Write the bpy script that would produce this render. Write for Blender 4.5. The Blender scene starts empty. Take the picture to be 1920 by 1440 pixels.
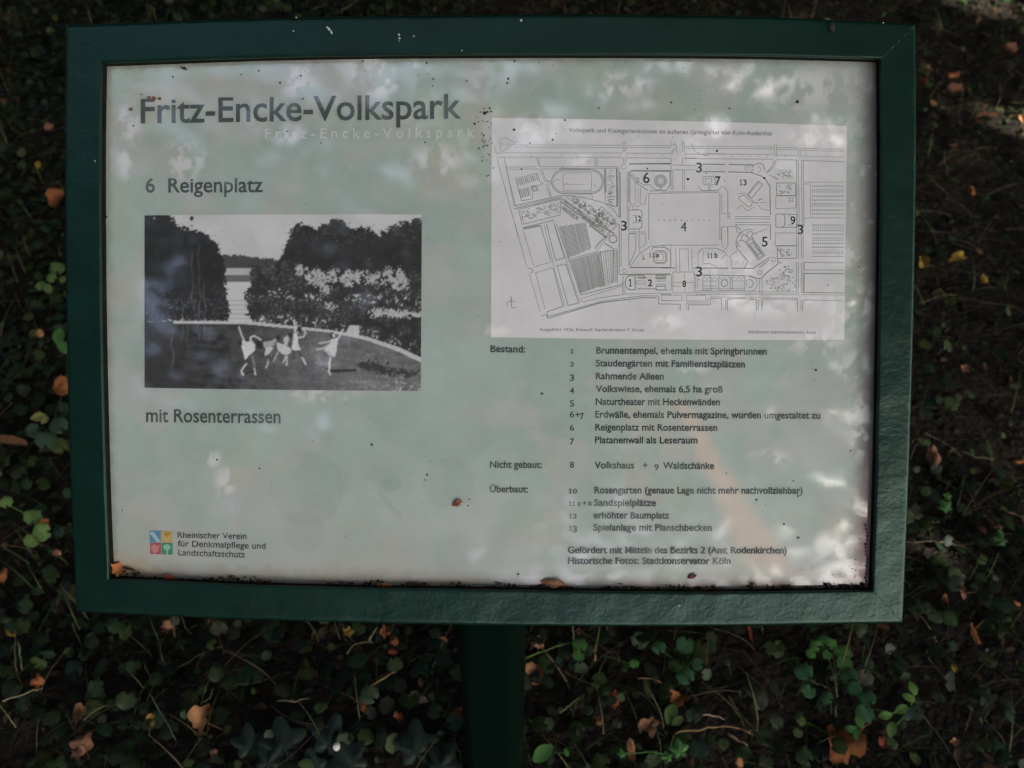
import bpy, math, random
import numpy as np
from mathutils import Vector

# ------------------------------------------------------------------ camera, sky, sun, exposure
S = bpy.context.scene
COL = S.collection
rng = np.random.default_rng(7)
random.seed(7)

CAM_H = 1.62
PITCH = math.radians(45.0)
FPX = 1920 * 35.0 / 36.0
cam_d = bpy.data.cameras.new('camera'); cam_d.lens = 35.0; cam_d.sensor_width = 36.0
cam_d.clip_start = 0.05; cam_d.clip_end = 500
cam_d.dof.use_dof = True; cam_d.dof.focus_distance = 1.09; cam_d.dof.aperture_fstop = 6.5
cam = bpy.data.objects.new('camera', cam_d); COL.objects.link(cam)
cam.location = (0, 0, CAM_H); cam.rotation_euler = (math.pi/2 - PITCH, 0, 0)
S.camera = cam

SUN_DIR = Vector((0.48, -0.62, 0.64)).normalized()          # towards the sun
elev = math.asin(SUN_DIR.z); azim = math.atan2(SUN_DIR.x, SUN_DIR.y)
world = bpy.data.worlds.new("World"); S.world = world; world.use_nodes = True
wn = world.node_tree.nodes; wl = world.node_tree.links
sky = wn.new('ShaderNodeTexSky'); sky.sky_type = 'NISHITA'; sky.sun_disc = False
sky.sun_elevation = elev; sky.sun_rotation = azim
sky.air_density = 1.0; sky.dust_density = 3.5; sky.ozone_density = 1.0
wl.new(sky.outputs[0], wn['Background'].inputs[0]); wn['Background'].inputs[1].default_value = 0.15
sun_d = bpy.data.lights.new('sun', 'SUN'); sun_d.energy = 4.5; sun_d.angle = math.radians(0.5); sun_d.color = (1, .93, .82)
sun = bpy.data.objects.new('sun', sun_d); COL.objects.link(sun)
sun.rotation_euler = (-SUN_DIR).to_track_quat('-Z', 'Y').to_euler(); sun.location = SUN_DIR * 20
S.view_settings.view_transform = 'Standard'; S.view_settings.look = 'None'
S.view_settings.gamma = 1.0; S.view_settings.exposure = 1.66; S.view_settings.use_curve_mapping = False
S.render.engine = 'CYCLES'
S.cycles.use_denoising = True; S.cycles.use_adaptive_sampling = False
S.cycles.max_bounces = 5; S.cycles.diffuse_bounces = 3; S.cycles.glossy_bounces = 3; S.cycles.transparent_max_bounces = 8
S.cycles.sample_clamp_indirect = 4.0

# ------------------------------------------------------------------ helpers
CF = np.array([0, math.cos(PITCH), -math.sin(PITCH)]); CR = np.array([1., 0, 0]); CU = np.array([0, math.sin(PITCH), math.cos(PITCH)])
CP = np.array([0, 0, CAM_H])
def rays(px, py):
    px = np.asarray(px, float); py = np.asarray(py, float)
    return CF + CR * ((px - 960) / FPX)[..., None] + CU * ((720 - py) / FPX)[..., None]
_nc = np.array([0.0375, 0.050, 1.0]); _nl = np.linalg.norm(_nc)
PN = -(CR*_nc[0] + CU*_nc[1] + CF*_nc[2]) / _nl                # face normal of the board, towards the reader
PD = 1.08 / _nl
def P(px, py, d=0.0):                                          # a point of the board, d metres proud of its face
    r = rays(px, py); t = (PD - d) / (r @ (-PN)); return CP + r * t[..., None]
def G(px, py, z=0.0):                                          # a point of the ground
    r = rays(px, py); t = (z - CAM_H) / r[..., 2]; return CP + r * t[..., None]
def depth(p): return float((np.asarray(p) - CP) @ CF)

def mesh(name, V, F, mat=None, parent=None, col=None, smooth=False, mats=None, fm=None, uvs=None):
    V = np.asarray(V, np.float32)
    if parent is not None: V = V - np.array(parent.matrix_basis.translation if parent.parent is None else ROOT_LOC, np.float32)
    me = bpy.data.meshes.new(name)
    if isinstance(F, np.ndarray):
        k = F.shape[1]
        me.vertices.add(len(V)); me.vertices.foreach_set('co', V.ravel())
        me.loops.add(F.size); me.loops.foreach_set('vertex_index', F.astype(np.int32).ravel())
        me.polygons.add(len(F)); me.polygons.foreach_set('loop_start', np.arange(0, F.size, k, dtype=np.int32))
        me.polygons.foreach_set('loop_total', np.full(len(F), k, np.int32))
        me.update(calc_edges=True)
    else:
        me.from_pydata([tuple(map(float, v)) for v in V], [], [list(map(int, f)) for f in F]); me.update()
    if col is not None:
        a = me.color_attributes.new('Col', 'FLOAT_COLOR', 'POINT')
        c = np.ones((len(V), 4), np.float32); c[:, :3] = col; a.data.foreach_set('color', c.ravel())
    if smooth: me.polygons.foreach_set('use_smooth', np.ones(len(me.polygons), bool))
    if mat: me.materials.append(mat)
    o = bpy.data.objects.new(name, me); COL.objects.link(o)
    if parent is not None: o.parent = parent
    return o
def empty(name, loc):
    o = bpy.data.objects.new(name, None); COL.objects.link(o); o.location = loc; o.empty_display_size = .1; return o
def tag(o, label=None, cat=None, group=None, kind=None):
    if label: o['label'] = label
    if cat: o['category'] = cat
    if group: o['group'] = group
    if kind: o['kind'] = kind
    return o
def smoothstep(a, b, x): t = np.clip((x - a) / (b - a), 0, 1); return t*t*(3 - 2*t)
_perm = np.random.default_rng(3).random((512, 512))
def vn(x, y):                                                   # value noise
    xi = np.floor(x).astype(int); yi = np.floor(y).astype(int); fx = x - xi; fy = y - yi
    fx = fx*fx*(3-2*fx); fy = fy*fy*(3-2*fy)
    a = _perm[xi % 512, yi % 512]; b = _perm[(xi+1) % 512, yi % 512]; c = _perm[xi % 512, (yi+1) % 512]; d = _perm[(xi+1) % 512, (yi+1) % 512]
    return (a*(1-fx) + b*fx)*(1-fy) + (c*(1-fx) + d*fx)*fy
def fbm(x, y, o=4):
    s = 0; w = 0
    for k in range(o): s = s + vn(x*2**k + 17.3*k, y*2**k + 5.1*k) / 2**k; w += 1/2**k
    return s / w
def inpoly(x, y, poly):
    r = np.zeros(x.shape, bool); n = len(poly); j = n - 1
    for i in range(n):
        xi, yi = poly[i]; xj, yj = poly[j]
        c = ((yi > y) != (yj > y)) & (x < (xj - xi) * (y - yi) / ((yj - yi) + 1e-9) + xi); r ^= c; j = i
    return r

# ------------------------------------------------------------------ materials
def mat(name, color=(.5, .5, .5), rough=.6, spec=.5, attr=False, var=0.0, vscale=20, bump=0.0, bscale=200, bdist=.001, coat=0.0,
        coat_rough=.05, coat_ior=1.5, trans=0.0, metal=0.0, color2=None, c2scale=8, c2lo=.5, c2hi=.6, bump2=0.0, b2scale=20):
    m = bpy.data.materials.new(name); m.use_nodes = True; N = m.node_tree.nodes; L = m.node_tree.links
    b = N['Principled BSDF']; b.inputs['Roughness'].default_value = rough; b.inputs['Metallic'].default_value = metal
    b.inputs['Specular IOR Level'].default_value = spec
    if 'gloss paint' in name: b.inputs['Specular Tint'].default_value = (.70, 1.0, .90, 1)
    if coat: b.inputs['Coat Weight'].default_value = coat; b.inputs['Coat Roughness'].default_value = coat_rough; b.inputs['Coat IOR'].default_value = coat_ior
    tc = N.new('ShaderNodeTexCoord')
    if attr:
        src = N.new('ShaderNodeAttribute'); src.attribute_name = 'Col'; out = src.outputs['Color']
    else:
        src = N.new('ShaderNodeRGB'); src.outputs[0].default_value = (*color, 1); out = src.outputs[0]
    if color2:
        n2 = N.new('ShaderNodeTexNoise'); n2.inputs['Scale'].default_value = c2scale; n2.inputs['Detail'].default_value = 6
        L.new(tc.outputs['Object'], n2.inputs['Vector'])
        mr = N.new('ShaderNodeMapRange'); mr.inputs[1].default_value = c2lo; mr.inputs[2].default_value = c2hi; L.new(n2.outputs[0], mr.inputs[0])
        mx = N.new('ShaderNodeMix'); mx.data_type = 'RGBA'; L.new(mr.outputs[0], mx.inputs[0]); L.new(out, mx.inputs[6]); mx.inputs[7].default_value = (*color2, 1)
        out = mx.outputs[2]
    if var:
        n = N.new('ShaderNodeTexNoise'); n.inputs['Scale'].default_value = vscale; n.inputs['Detail'].default_value = 5
        L.new(tc.outputs['Object'], n.inputs['Vector'])
        mr = N.new('ShaderNodeMapRange'); mr.inputs[1].default_value = .25; mr.inputs[2].default_value = .75
        mr.inputs[3].default_value = 1 - var; mr.inputs[4].default_value = 1 + var; L.new(n.outputs[0], mr.inputs[0])
        mm = N.new('ShaderNodeVectorMath'); mm.operation = 'SCALE'; L.new(out, mm.inputs[0]); L.new(mr.outputs[0], mm.inputs['Scale']); out = mm.outputs[0]
    L.new(out, b.inputs['Base Color'])
    if bump:
        n = N.new('ShaderNodeTexNoise'); n.inputs['Scale'].default_value = bscale; n.inputs['Detail'].default_value = 3
        L.new(tc.outputs['Object'], n.inputs['Vector'])
        bp = N.new('ShaderNodeBump'); bp.inputs['Strength'].default_value = bump; bp.inputs['Distance'].default_value = bdist; L.new(n.outputs[0], bp.inputs['Height'])
        last = bp
        if bump2:
            n = N.new('ShaderNodeTexNoise'); n.inputs['Scale'].default_value = b2scale; L.new(tc.outputs['Object'], n.inputs['Vector'])
            b2 = N.new('ShaderNodeBump'); b2.inputs['Strength'].default_value = bump2; b2.inputs['Distance'].default_value = .01
            L.new(n.outputs[0], b2.inputs['Height']); L.new(bp.outputs[0], b2.inputs['Normal']); last = b2
        L.new(last.outputs[0], b.inputs['Normal'])
        if coat: L.new(last.outputs[0], b.inputs['Coat Normal'])
    if trans:
        t = N.new('ShaderNodeBsdfTranslucent'); L.new(out, t.inputs['Color']); ms = N.new('ShaderNodeMixShader'); ms.inputs[0].default_value = trans
        L.new(b.outputs[0], ms.inputs[1]); L.new(t.outputs[0], ms.inputs[2]); L.new(ms.outputs[0], N['Material Output'].inputs[0])
    return m

CO = dict(coat=1.0, coat_rough=.045, coat_ior=1.8, spec=.35)
M_board = mat('weathered sage print', attr=True, rough=.45, var=.05, vscale=26, bump=.045, bscale=34, bdist=.0012, **CO)
M_photo = mat('halftone photo print', attr=True, rough=.45, bump=.045, bscale=34, bdist=.0012, **CO)
M_ink = mat('dark grey green ink', (.060, .078, .072), .5, bump=.045, bscale=34, bdist=.0012, color2=(.12, .145, .135), c2scale=30, **CO)
M_ink_black = mat('near black ink', (.03, .035, .035), .5, color2=(.07, .08, .08), c2scale=40, **CO)
M_ink_faint = mat('faded grey ink', (.27, .28, .29), .5, **CO)
M_line = mat('thin grey map line', (.37, .39, .39), .5, **CO)
M_line_dark = mat('dark map line', (.27, .295, .285), .5, **CO)
M_ghost = mat('white ghost lettering', (.62, .66, .65), .5, **CO)
M_paint = mat('dark green gloss paint', (.002, .017, .0115), .32, .42, var=.30, vscale=30, bump=.30, bscale=230, bdist=.0011, bump2=.20, b2scale=22)
M_post = mat('dark green post paint', (.0010, .0060, .0042), .42, .14, var=.3, vscale=9, bump=.2, bscale=120, bdist=.001)
M_soil = mat('dark humus soil', (.013, .011, .008), .95, .2, var=.5, vscale=14, bump=.9, bscale=60, bdist=.02, color2=(.024, .018, .013), c2scale=3)
M_leaf = mat('ground leaf', attr=True, rough=.55, spec=.30, var=.25, vscale=60, trans=.22)
M_dry = mat('dry leaf', attr=True, rough=.75, spec=.2, var=.30, vscale=70, bump=.4, bscale=160, bdist=.002, trans=.15)
M_stem = mat('stem', attr=True, rough=.7, spec=.25, var=.2, vscale=40)
M_crumb = mat('rotten leaf crumbs', attr=True, rough=.95, spec=.15, var=.4, vscale=300)
M_crown = mat('tree leaf', attr=True, rough=.55, spec=.3, trans=.25)
M_bark = mat('grey brown bark', (.23, .17, .12), .9, .2, var=.45, vscale=7, bump=.9, bscale=18, bdist=.03)
M_bark_pale = mat('pale peeling bark', (.62, .45, .30), .85, .2, var=.18, vscale=5, bump=.5, bscale=9, bdist=.02)
M_lip = mat('dark inner lip', (.010, .013, .010), .95, .08, var=.4, vscale=60)  # recess wall, darker and duller than the frame face
M_white = mat('white dropping', (.55, .56, .52), .8, .2, var=.3, vscale=400)

# ------------------------------------------------------------------ ground
gx = np.concatenate([-np.geomspace(80, 3, 18), np.linspace(-2.8, 2.8, 141), np.geomspace(3, 80, 18)])
gy = np.concatenate([-np.geomspace(80, 2, 18), np.linspace(-1.5, 5.5, 176), np.geomspace(6, 90, 18)])
GX, GY = np.meshgrid(gx, gy, indexing='ij')
def gh(x, y): return (fbm(x*2.2 + 40, y*2.2 + 40, 4) - .5) * .07 + (fbm(x*14 + 9, y*14 + 3, 3) - .5) * .022
GZ = gh(GX, GY) * (1 - smoothstep(4, 20, np.hypot(GX, GY)) * .5)
nx, ny = GX.shape
idx = np.arange(nx*ny).reshape(nx, ny)
def quads(idx): return np.stack([idx[:-1, :-1], idx[1:, :-1], idx[1:, 1:], idx[:-1, 1:]], -1).reshape(-1, 4)
o = mesh('ground', np.stack([GX, GY, GZ], -1).reshape(-1, 3), quads(idx), M_soil, smooth=True)
tag(o, kind='structure')

# ------------------------------------------------------------------ scatter
def rotmats(yaw, tilt, roll):
    cy, sy, ct, st, cr, sr = np.cos(yaw), np.sin(yaw), np.cos(tilt), np.sin(tilt), np.cos(roll), np.sin(roll)
    z = np.zeros_like(cy); one = np.ones_like(cy)
    Rz = np.stack([cy, -sy, z, sy, cy, z, z, z, one], -1).reshape(-1, 3, 3)
    Rx = np.stack([one, z, z, z, ct, -st, z, st, ct], -1).reshape(-1, 3, 3)
    R2 = np.stack([cr, -sr, z, sr, cr, z, z, z, one], -1).reshape(-1, 3, 3)
    return Rz @ Rx @ R2
def scatter(name, tmpl, pos, R, scale, cols, material, **kw):
    V, F, shade = tmpl; N = len(pos); n = len(V)
    sc = scale if scale.ndim == 2 else scale[:, None]
    W = np.einsum('nij,nvj->nvi', R, V[None] * sc[:, None, :]) + pos[:, None, :]
    FF = (F[None] + (np.arange(N) * n)[:, None, None]).reshape(-1, F.shape[1])
    C = (cols[:, None, :] * shade[None, :, None]).reshape(-1, 3)
    return mesh(name, W.reshape(-1, 3), FF, material, col=C, **kw)

def kidney(seed=0, k=16):                                        # scalloped round leaf with a stalk notch, folded along the midrib
    r = np.random.default_rng(seed); a = np.linspace(-math.pi*.93, math.pi*.93, k)
    rad = .5*(1 + .07*np.cos(a*7) + .05*r.normal(size=k)) * (1 - .12*np.abs(np.sin(a/2))**6)
    x = rad*np.sin(a)*1.08; y = rad*np.cos(a) + .08
    V = [(0, -.12, 0)] ; V += [(xx*.55, yy*.55, .05 + .06*abs(xx)) for xx, yy in zip(x, y)]
    V += [(xx, yy, .10*abs(xx)*2 - .25*(xx*xx + yy*yy) + .03*r.normal()) for xx, yy in zip(x, y)]
    F = []
    for i in range(k-1):
        F.append((0, 1+i, 2+i)); F.append((1+i, 1+k+i, 2+k+i)); F.append((1+i, 2+k+i, 2+i))
    sh = np.array([1.15] + [1.0]*k + [.9]*k)
    return np.array(V), np.array(F), sh
def ovate(seed=0, k=6, wid=.5, curl=.3, lobes=0, wrinkle=.03):
    r = np.random.default_rng(seed); t = np.linspace(0, 1, k+1); V = []
    for i, tt in enumerate(t):
        w = wid * math.sin(math.pi * min(1, tt*.93 + .05))**.8 * (1 + lobes*math.cos(tt*12))
        z = -curl * (tt-.5)**2
        for s in (-1, -.5, 0, .5, 1):
            V.append((s*w*.5, tt - .5, z + abs(s)*curl*.3*w + r.normal()*wrinkle))
    F = []
    for i in range(k):
        for j in range(4):
            a = i*5 + j; F.append((a, a+1, a+6, a+5))
    return np.array(V), np.array(F), np.ones(len(V))
def rect_leaf():
    V = np.array([(-.0, -.5, 0), (.32, -.05, .06), (0, .5, -.05), (-.32, -.05, .06)]); return V, np.array([(0, 1, 2, 3)]), np.ones(4)
def blade(k=4, w=.014):
    V = [];  F = []
    for i in range(k+1):
        t = i/k; ww = w*(1 - t*.8); V += [(-ww, t*.55 + t*t*.35, t*(1-.45*t)*.9), (ww, t*.55 + t*t*.35, t*(1-.45*t)*.9)]
    for i in range(k): F.append((2*i, 2*i+1, 2*i+3, 2*i+2))
    return np.array(V), np.array(F), np.ones(len(V))
def straw(k=5, w=.006):
    V = []; F = []; c = np.cumsum(np.random.default_rng(5).normal(size=k+1))*.03
    for i in range(k+1):
        t = i/k - .5
        for a in range(3): V.append((t, c[i] + w*math.cos(a*2.094), w*math.sin(a*2.094) + .1*(.25 - t*t)))
    for i in range(k):
        for a in range(3): F.append((3*i+a, 3*i+(a+1) % 3, 3*i+3+(a+1) % 3, 3*i+3+a))
    return np.array(V), np.array(F), np.ones(len(V))

def sample_ground(N, dens, region=(-2.6, 2.6, .1, 5.2)):
    out = []
    while sum(map(len, out)) < N:
        x = rng.uniform(region[0], region[1], N*3); y = rng.uniform(region[2], region[3], N*3)
        k = rng.random(N*3) < dens(x, y); out.append(np.stack([x[k], y[k]], -1))
    return np.concatenate(out)[:N]
def leafy(x, y):                                                 # where the ground ivy grows thick
    d = .17 + .83*smoothstep(.25, -.55, x + (fbm(x*1.3+5, y*1.3) - .5)*1.4)
    d = np.maximum(d, .75*smoothstep(1.35, .9, y)*smoothstep(1.05, .5, x))
    d = np.maximum(d, .75*smoothstep(.35, .05, np.hypot(x-.78, (y-1.15)*1.2) - .12))
    return d * smoothstep(.22, .42, fbm(x*3.1+2, y*3.1+8, 3)+.10)
def put(N, dens, hmin, hmax, tmax, smin, smax, pal, colvar=.25, **kw):
    p = sample_ground(N, dens, **kw); z = gh(p[:, 0], p[:, 1]) + rng.uniform(hmin, hmax, N)
    R = rotmats(rng.uniform(0, 6.283, N), np.abs(rng.normal(0, tmax, N)) * np.where(rng.random(N) < .5, 1, -1), rng.uniform(0, 6.283, N))
    pal = np.array(pal); c = pal[rng.integers(0, len(pal), N)] * rng.uniform(1-colvar, 1+colvar, (N, 1)) * rng.uniform(.9, 1.1, (N, 3))
    return np.column_stack([p, z]), R, rng.uniform(smin, smax, N), c
greens = [(.018, .036, .014), (.014, .031, .017), (.022, .043, .013), (.011, .025, .014), (.036, .054, .016), (.022, .033, .018)]
for i in range(3):
    p, R, s, c = put(6600, leafy, .004, .045, .55, .014, .035, greens, .45)
    o = scatter('ground_ivy', kidney(i), p, R, s, c, M_leaf, smooth=True); tag(o, kind='stuff')
p, R, s, c = put(11000, lambda x, y: .35 + .5*leafy(x, y), .003, .035, .6, .007, .018, greens + [(.05, .08, .02)])
o = scatter('clover_leaves', kidney(9, 8), p, R, s, c, M_leaf, smooth=True); tag(o, kind='stuff')
p, R, s, c = put(9000, lambda x, y: .25 + .75*leafy(x, y), -.004, .02, .5, .04, .13, [(.05, .075, .02), (.04, .06, .02), (.09, .085, .035), (.12, .10, .05)])
R = rotmats(rng.uniform(0, 6.283, len(p)), rng.normal(0, .5, len(p)), np.zeros(len(p)))
o = scatter('grass_blades', blade(), p, R, s, c, M_leaf); tag(o, kind='stuff')
p, R, s, c = put(9000, lambda x, y: .8 - .3*leafy(x, y), .0, .035, .45, .02, .12, [(.12, .085, .05), (.07, .05, .035), (.17, .13, .08), (.05, .04, .03)])
o = scatter('dry_stalks', straw(), p, R, s, c, M_stem); tag(o, kind='stuff')
p, R, s, c = put(12000, lambda x, y: .9 - .6*leafy(x, y), .0, .014, 1.0*.6, .008, .032, [(.040, .026, .018), (.022, .018, .013), (.075, .040, .022), (.018, .016, .013), (.030, .028, .016)])
o = scatter('leaf_litter', ovate(3, 3, .6, .5), p, R, s, c, M_dry); tag(o, kind='stuff')
# a wider, coarser belt beyond the picture
p, R, s, c = put(9000, lambda x, y: (np.abs(x) > 2.4) | (y < .2) | (y > 5), .0, .05, .5, .04, .09, greens, region=(-9, 9, -6, 12))
o = scatter('woodland_floor_plants', kidney(4, 8), p, R, s, c, M_leaf, smooth=True); tag(o, kind='stuff')

# ------------------------------------------------------------------ the sign
w0 = P(922, 1185, 0); base = CP + rays(922, 1185) * 1.27
ROOT_LOC = (float(base[0]), float(base[1]), 0.0)
sign = empty('information_sign', ROOT_LOC)
tag(sign, 'slanted park information board in a thick dark green metal frame on a green post', 'information sign')

def polyline(pts, n):
    pts = np.array(pts, float); m = len(pts); t = np.linspace(0, m-1, n); out = np.zeros((n, 2))
    for k in range(2):                                            # Catmull-Rom
        q = np.concatenate([[2*pts[0, k]-pts[1, k]], pts[:, k], [2*pts[-1, k]-pts[-2, k]]])
        i = np.minimum(t.astype(int), m-2); f = t - i
        p0, p1, p2, p3 = q[i], q[i+1], q[i+2], q[i+3]
        out[:, k] = .5*((2*p1) + (-p0+p2)*f + (2*p0-5*p1+4*p2-p3)*f**2 + (-p0+3*p1-3*p2+p3)*f**3)
    return out
OUT = {'top': [(125, 47), (560, 33), (1000, 27), (1400, 31), (1716, 45)], 'right': [(1716, 45), (1717, 300), (1712, 600), (1703, 900), (1692, 1168)],
       'bottom': [(1692, 1168), (1300, 1174), (900, 1172), (500, 1162), (145, 1147)], 'left': [(145, 1147), (134, 900), (126, 600), (123, 300), (125, 47)]}
INN = {'top': [(190, 118), (560, 106), (1000, 102), (1400, 104), (1651, 110)], 'right': [(1651, 110), (1652, 350), (1648, 650), (1643, 900), (1636, 1107)],
       'bottom': [(1636, 1107), (1300, 1111), (900, 1106), (520, 1099), (204, 1085)], 'left': [(204, 1085), (197, 900), (190, 600), (188, 300), (190, 118)]}
FD = .014
for side, nm in (('top', 'frame_rail'), ('right', 'frame_stile'), ('bottom', 'frame_rail'), ('left', 'frame_stile')):
    n = 161 if side in ('top', 'bottom') else 111
    a = polyline(OUT[side], n); b = polyline(INN[side], n)
    A = P(a[:, 0], a[:, 1], FD-.006) + PN*.006; B = P(b[:, 0], b[:, 1], FD)
    prof = [(0, -.036), (0, -.0085), (.010, -.0045), (.035, -.0016), (.075, -.0003)] + [(t, 0) for t in np.linspace(.12, .93, 14)] + [(.965, -.0001), (.982, -.0004), (.995, -.0013), (1.0, -.0026), (1.0, -.0032), (1.0, -.0172), (1.0, -.018), (.75, -.020)]
    rows = []
    for t, d in prof:
        Q = A*(1-t) + B*t
        lump = 0 if t <= 0 or t >= 1 else (fbm(Q[:, 0]*30+50, Q[:, 1]*30 + Q[:, 2]*11 + 50, 3) - .5) * .0006
        rows.append(Q + PN * (d + np.asarray(lump)[..., None] if np.ndim(lump) else PN*0 + d))
    V = np.stack(rows, 1); k = len(prof); ii = np.arange(n*k).reshape(n, k)
    f = mesh(nm, V[:, :-3].reshape(-1, 3), quads(np.arange(n*(k-3)).reshape(n, k-3))[:, ::-1], M_paint, sign, smooth=True)
    mesh('inner_lip', V[:, -4:].reshape(-1, 3), quads(np.arange(n*4).reshape(n, 4))[:, ::-1], M_lip, sign)

for (ox, oy), (ix, iy) in (((1714, 48), (1651, 110)), ((1690, 1165), (1637, 1108))):
    w_ = []
    for t in np.linspace(.03, .97, 14): w_.append(P(ox+(ix-ox)*t + .8*math.sin(t*31), oy+(iy-oy)*t + .8*math.cos(t*23), FD-.0003))
    k = len(w_); V = []
    for i_, p_ in enumerate(w_):
        tt = w_[min(i_+1, k-1)] - w_[max(i_-1, 0)]; tt /= np.linalg.norm(tt); sd_ = np.cross(tt, PN); rr_ = .0009*(1+.35*math.sin(i_*2.3))
        V += [p_ - sd_*rr_, p_ + PN*rr_*.55 - sd_*rr_*.45, p_ + PN*rr_*.55 + sd_*rr_*.45, p_ + sd_*rr_]
    F = [(4*i_+j_, 4*i_+j_+1, 4*i_+j_+5, 4*i_+j_+4) for i_ in range(k-1) for j_ in range(3)]
    mesh('weld_seam', V, F, M_paint, sign, smooth=True)

# the board: one sheet, its print weathered in place (stains, algae, rust bleed), some reflections and shade painted in
bx = np.linspace(168, 1668, 500); by = np.linspace(92, 1122, 344)
BX, BY = np.meshgrid(bx, by, indexing='ij')
base_c = np.array([.380, .475, .445])
C = np.ones(BX.shape + (3,)) * base_c
m1 = fbm(BX/170, BY/120, 5)[..., None]; m2 = fbm(BX/45+9, BY/38+4, 4)[..., None]; m3 = fbm(BX/9+3, BY/9+7, 2)[..., None]
C *= 1 + (m1-.5)*.22 + (m2-.5)*.10 + (m3-.5)*.05
C = C*(1 - .0*m1) + 0
gr_ = smoothstep(.45, .62, fbm(BX/75+12, BY/60+90, 5))[..., None]*.6; C = C*(1-gr_) + np.array([.465, .475, .468])*gr_*(.9+.2*m2)
yel = smoothstep(.52, .75, fbm(BX/140+30, BY/110+11, 4))[..., None]
C *= 1 - yel*np.array([-.02, .01, .10])
# light falloff towards the lower edge, painted as a duller band
low = smoothstep(860, 1080, BY)[..., None]*.55
C = C*(1-low) + np.array([.375, .40, .385])*low
mil = smoothstep(.58, .72, fbm(BX/60+70, BY/52+20, 5))[..., None]*.35
C = C*(1-mil) + np.array([.45, .475, .465])*mil
left_y = np.interp(BY, [118, 600, 900, 1085], [190, 190, 197, 204]); right_x = np.interp(BY, [110, 650, 1107], [1640, 1637, 1624])
top_y = np.interp(BX, [190, 560, 1000, 1400, 1650], [118, 107, 103, 105, 112]); bot_y = np.interp(BX, [204, 520, 900, 1300, 1636], [1085, 1099, 1106, 1111, 1107])
e_noise = (fbm(BX/14, BY/14, 4)-.5)*26
# dirt film along the rim, with soft frame shade painted in
def edge(dist, w, colr, amt):
    global C
    a = (amt * smoothstep(w, 0, dist + e_noise*.5))[..., None]; C = C*(1-a) + np.array(colr)*a
edge(BX-left_y, 26, (.16, .16, .15), .6); edge(right_x-BX, 42, (.17, .13, .12), .85); edge(BY-top_y, 24, (.20, .19, .17), .65)
edge(bot_y-BY, 48, (.22, .17, .13), .8)
pink = smoothstep(60, 0, (right_x-BX) + (1107-BY)*.16 + e_noise)[..., None]*.55*smoothstep(700, 900, BY)[..., None]; C = C*(1-pink) + np.array([.38, .17, .17])*pink
orange = smoothstep(95, 0, np.hypot((BX-225), (BY-1070)*1.6) + e_noise)[..., None]*.6; C = C*(1-orange) + np.array([.40, .25, .12])*orange
for cx, w, cc in [(600, 60, (.30, .24, .16)), (850, 60, (.30, .25, .12)), (1030, 80, (.26, .13, .08)), (1210, 60, (.30, .16, .09)), (1290, 80, (.30, .17, .09)), (1420, 55, (.30, .20, .08)), (1455, 45, (.24, .10, .05)), (1505, 40, (.28, .28, .07)), (420, 60, (.30, .24, .18))]:
    a = smoothstep(1, .1, np.hypot((BX-cx)/w, (bot_y-2-BY)/26) + e_noise/50)[..., None]*.75; C = C*(1-a) + np.array(cc)*a
# rings left by wet cups, smears
def disc(cx, cy, r, dark, ring, ry=None):
    global C
    d = np.hypot(BX-cx, (BY-cy)*(r/(ry or r))) + (fbm(BX/20, BY/20)-.5)*8
    a = (smoothstep(r+3, r-3, d)*dark)[..., None]; C = C*(1 - a)
    q = (np.exp(-((d-r)/4)**2)*ring*smoothstep(.35, .6, fbm(BX/16+4, BY/16)))[..., None]; C = C*(1-q) + np.array([.30, .27, .14])*q
disc(575, 915, 68, .06, .13); disc(840, 905, 47, .06, .09); disc(735, 910, 17, .10, .05, 13); disc(850, 1040, 36, .05, 0); disc(570, 995, 40, .05, 0)
t = np.clip(((BX-712)*38 + (BY-925)*44)/(38**2+44**2), 0, 1); d = np.hypot(BX-712-38*t, BY-925-44*t); a = (smoothstep(8, 2, d)*.25)[..., None]; C = C*(1-a) + np.array([.26, .25, .16])*a
# scuffed pale speckle on the right hand side
sc_ = smoothstep(.64, .74, fbm(BX/16+33, BY/13+1, 4))*smoothstep(1400, 1620, BX)*smoothstep(640, 420, BY)*smoothstep(200, 330, BY)
C = C*(1-sc_[..., None]*.5) + np.array([.60, .61, .61])*sc_[..., None]*.5
STAINS_AND_GLINTS = [(1500, 165, 110, 40), (1380, 150, 60, 26), (1545, 250, 70, 40), (1490, 310, 60, 26), (1340, 240, 55, 26), (1300, 280, 34, 30), (1250, 605, 30, 16), (1590, 480, 34, 26), (1590, 575, 44, 46), (1500, 560, 40, 22), (1530, 640, 60, 26), (1600, 690, 30, 34), (1380, 500, 90, 22), (1440, 570, 60, 26), (1160, 160, 60, 26), (1000, 240, 60, 26), (930, 620, 26, 12), (1000, 250, 50, 24), (1370, 560, 50, 16),
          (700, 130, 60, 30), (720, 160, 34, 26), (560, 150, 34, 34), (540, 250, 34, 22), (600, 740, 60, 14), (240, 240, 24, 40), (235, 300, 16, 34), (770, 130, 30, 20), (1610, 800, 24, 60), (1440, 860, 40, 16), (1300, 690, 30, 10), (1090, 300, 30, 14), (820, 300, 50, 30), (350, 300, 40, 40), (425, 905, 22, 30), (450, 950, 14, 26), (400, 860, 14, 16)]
def stain_glint_mask(X_, Y_):  # pale water marks and scuffs, partly sky reflections painted into the colour
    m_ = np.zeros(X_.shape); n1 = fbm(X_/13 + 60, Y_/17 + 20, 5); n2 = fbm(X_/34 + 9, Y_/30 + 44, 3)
    for cx, cy, rx, ry in STAINS_AND_GLINTS:
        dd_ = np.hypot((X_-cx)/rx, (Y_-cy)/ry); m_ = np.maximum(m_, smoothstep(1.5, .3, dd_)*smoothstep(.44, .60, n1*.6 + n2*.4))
    return m_
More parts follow.
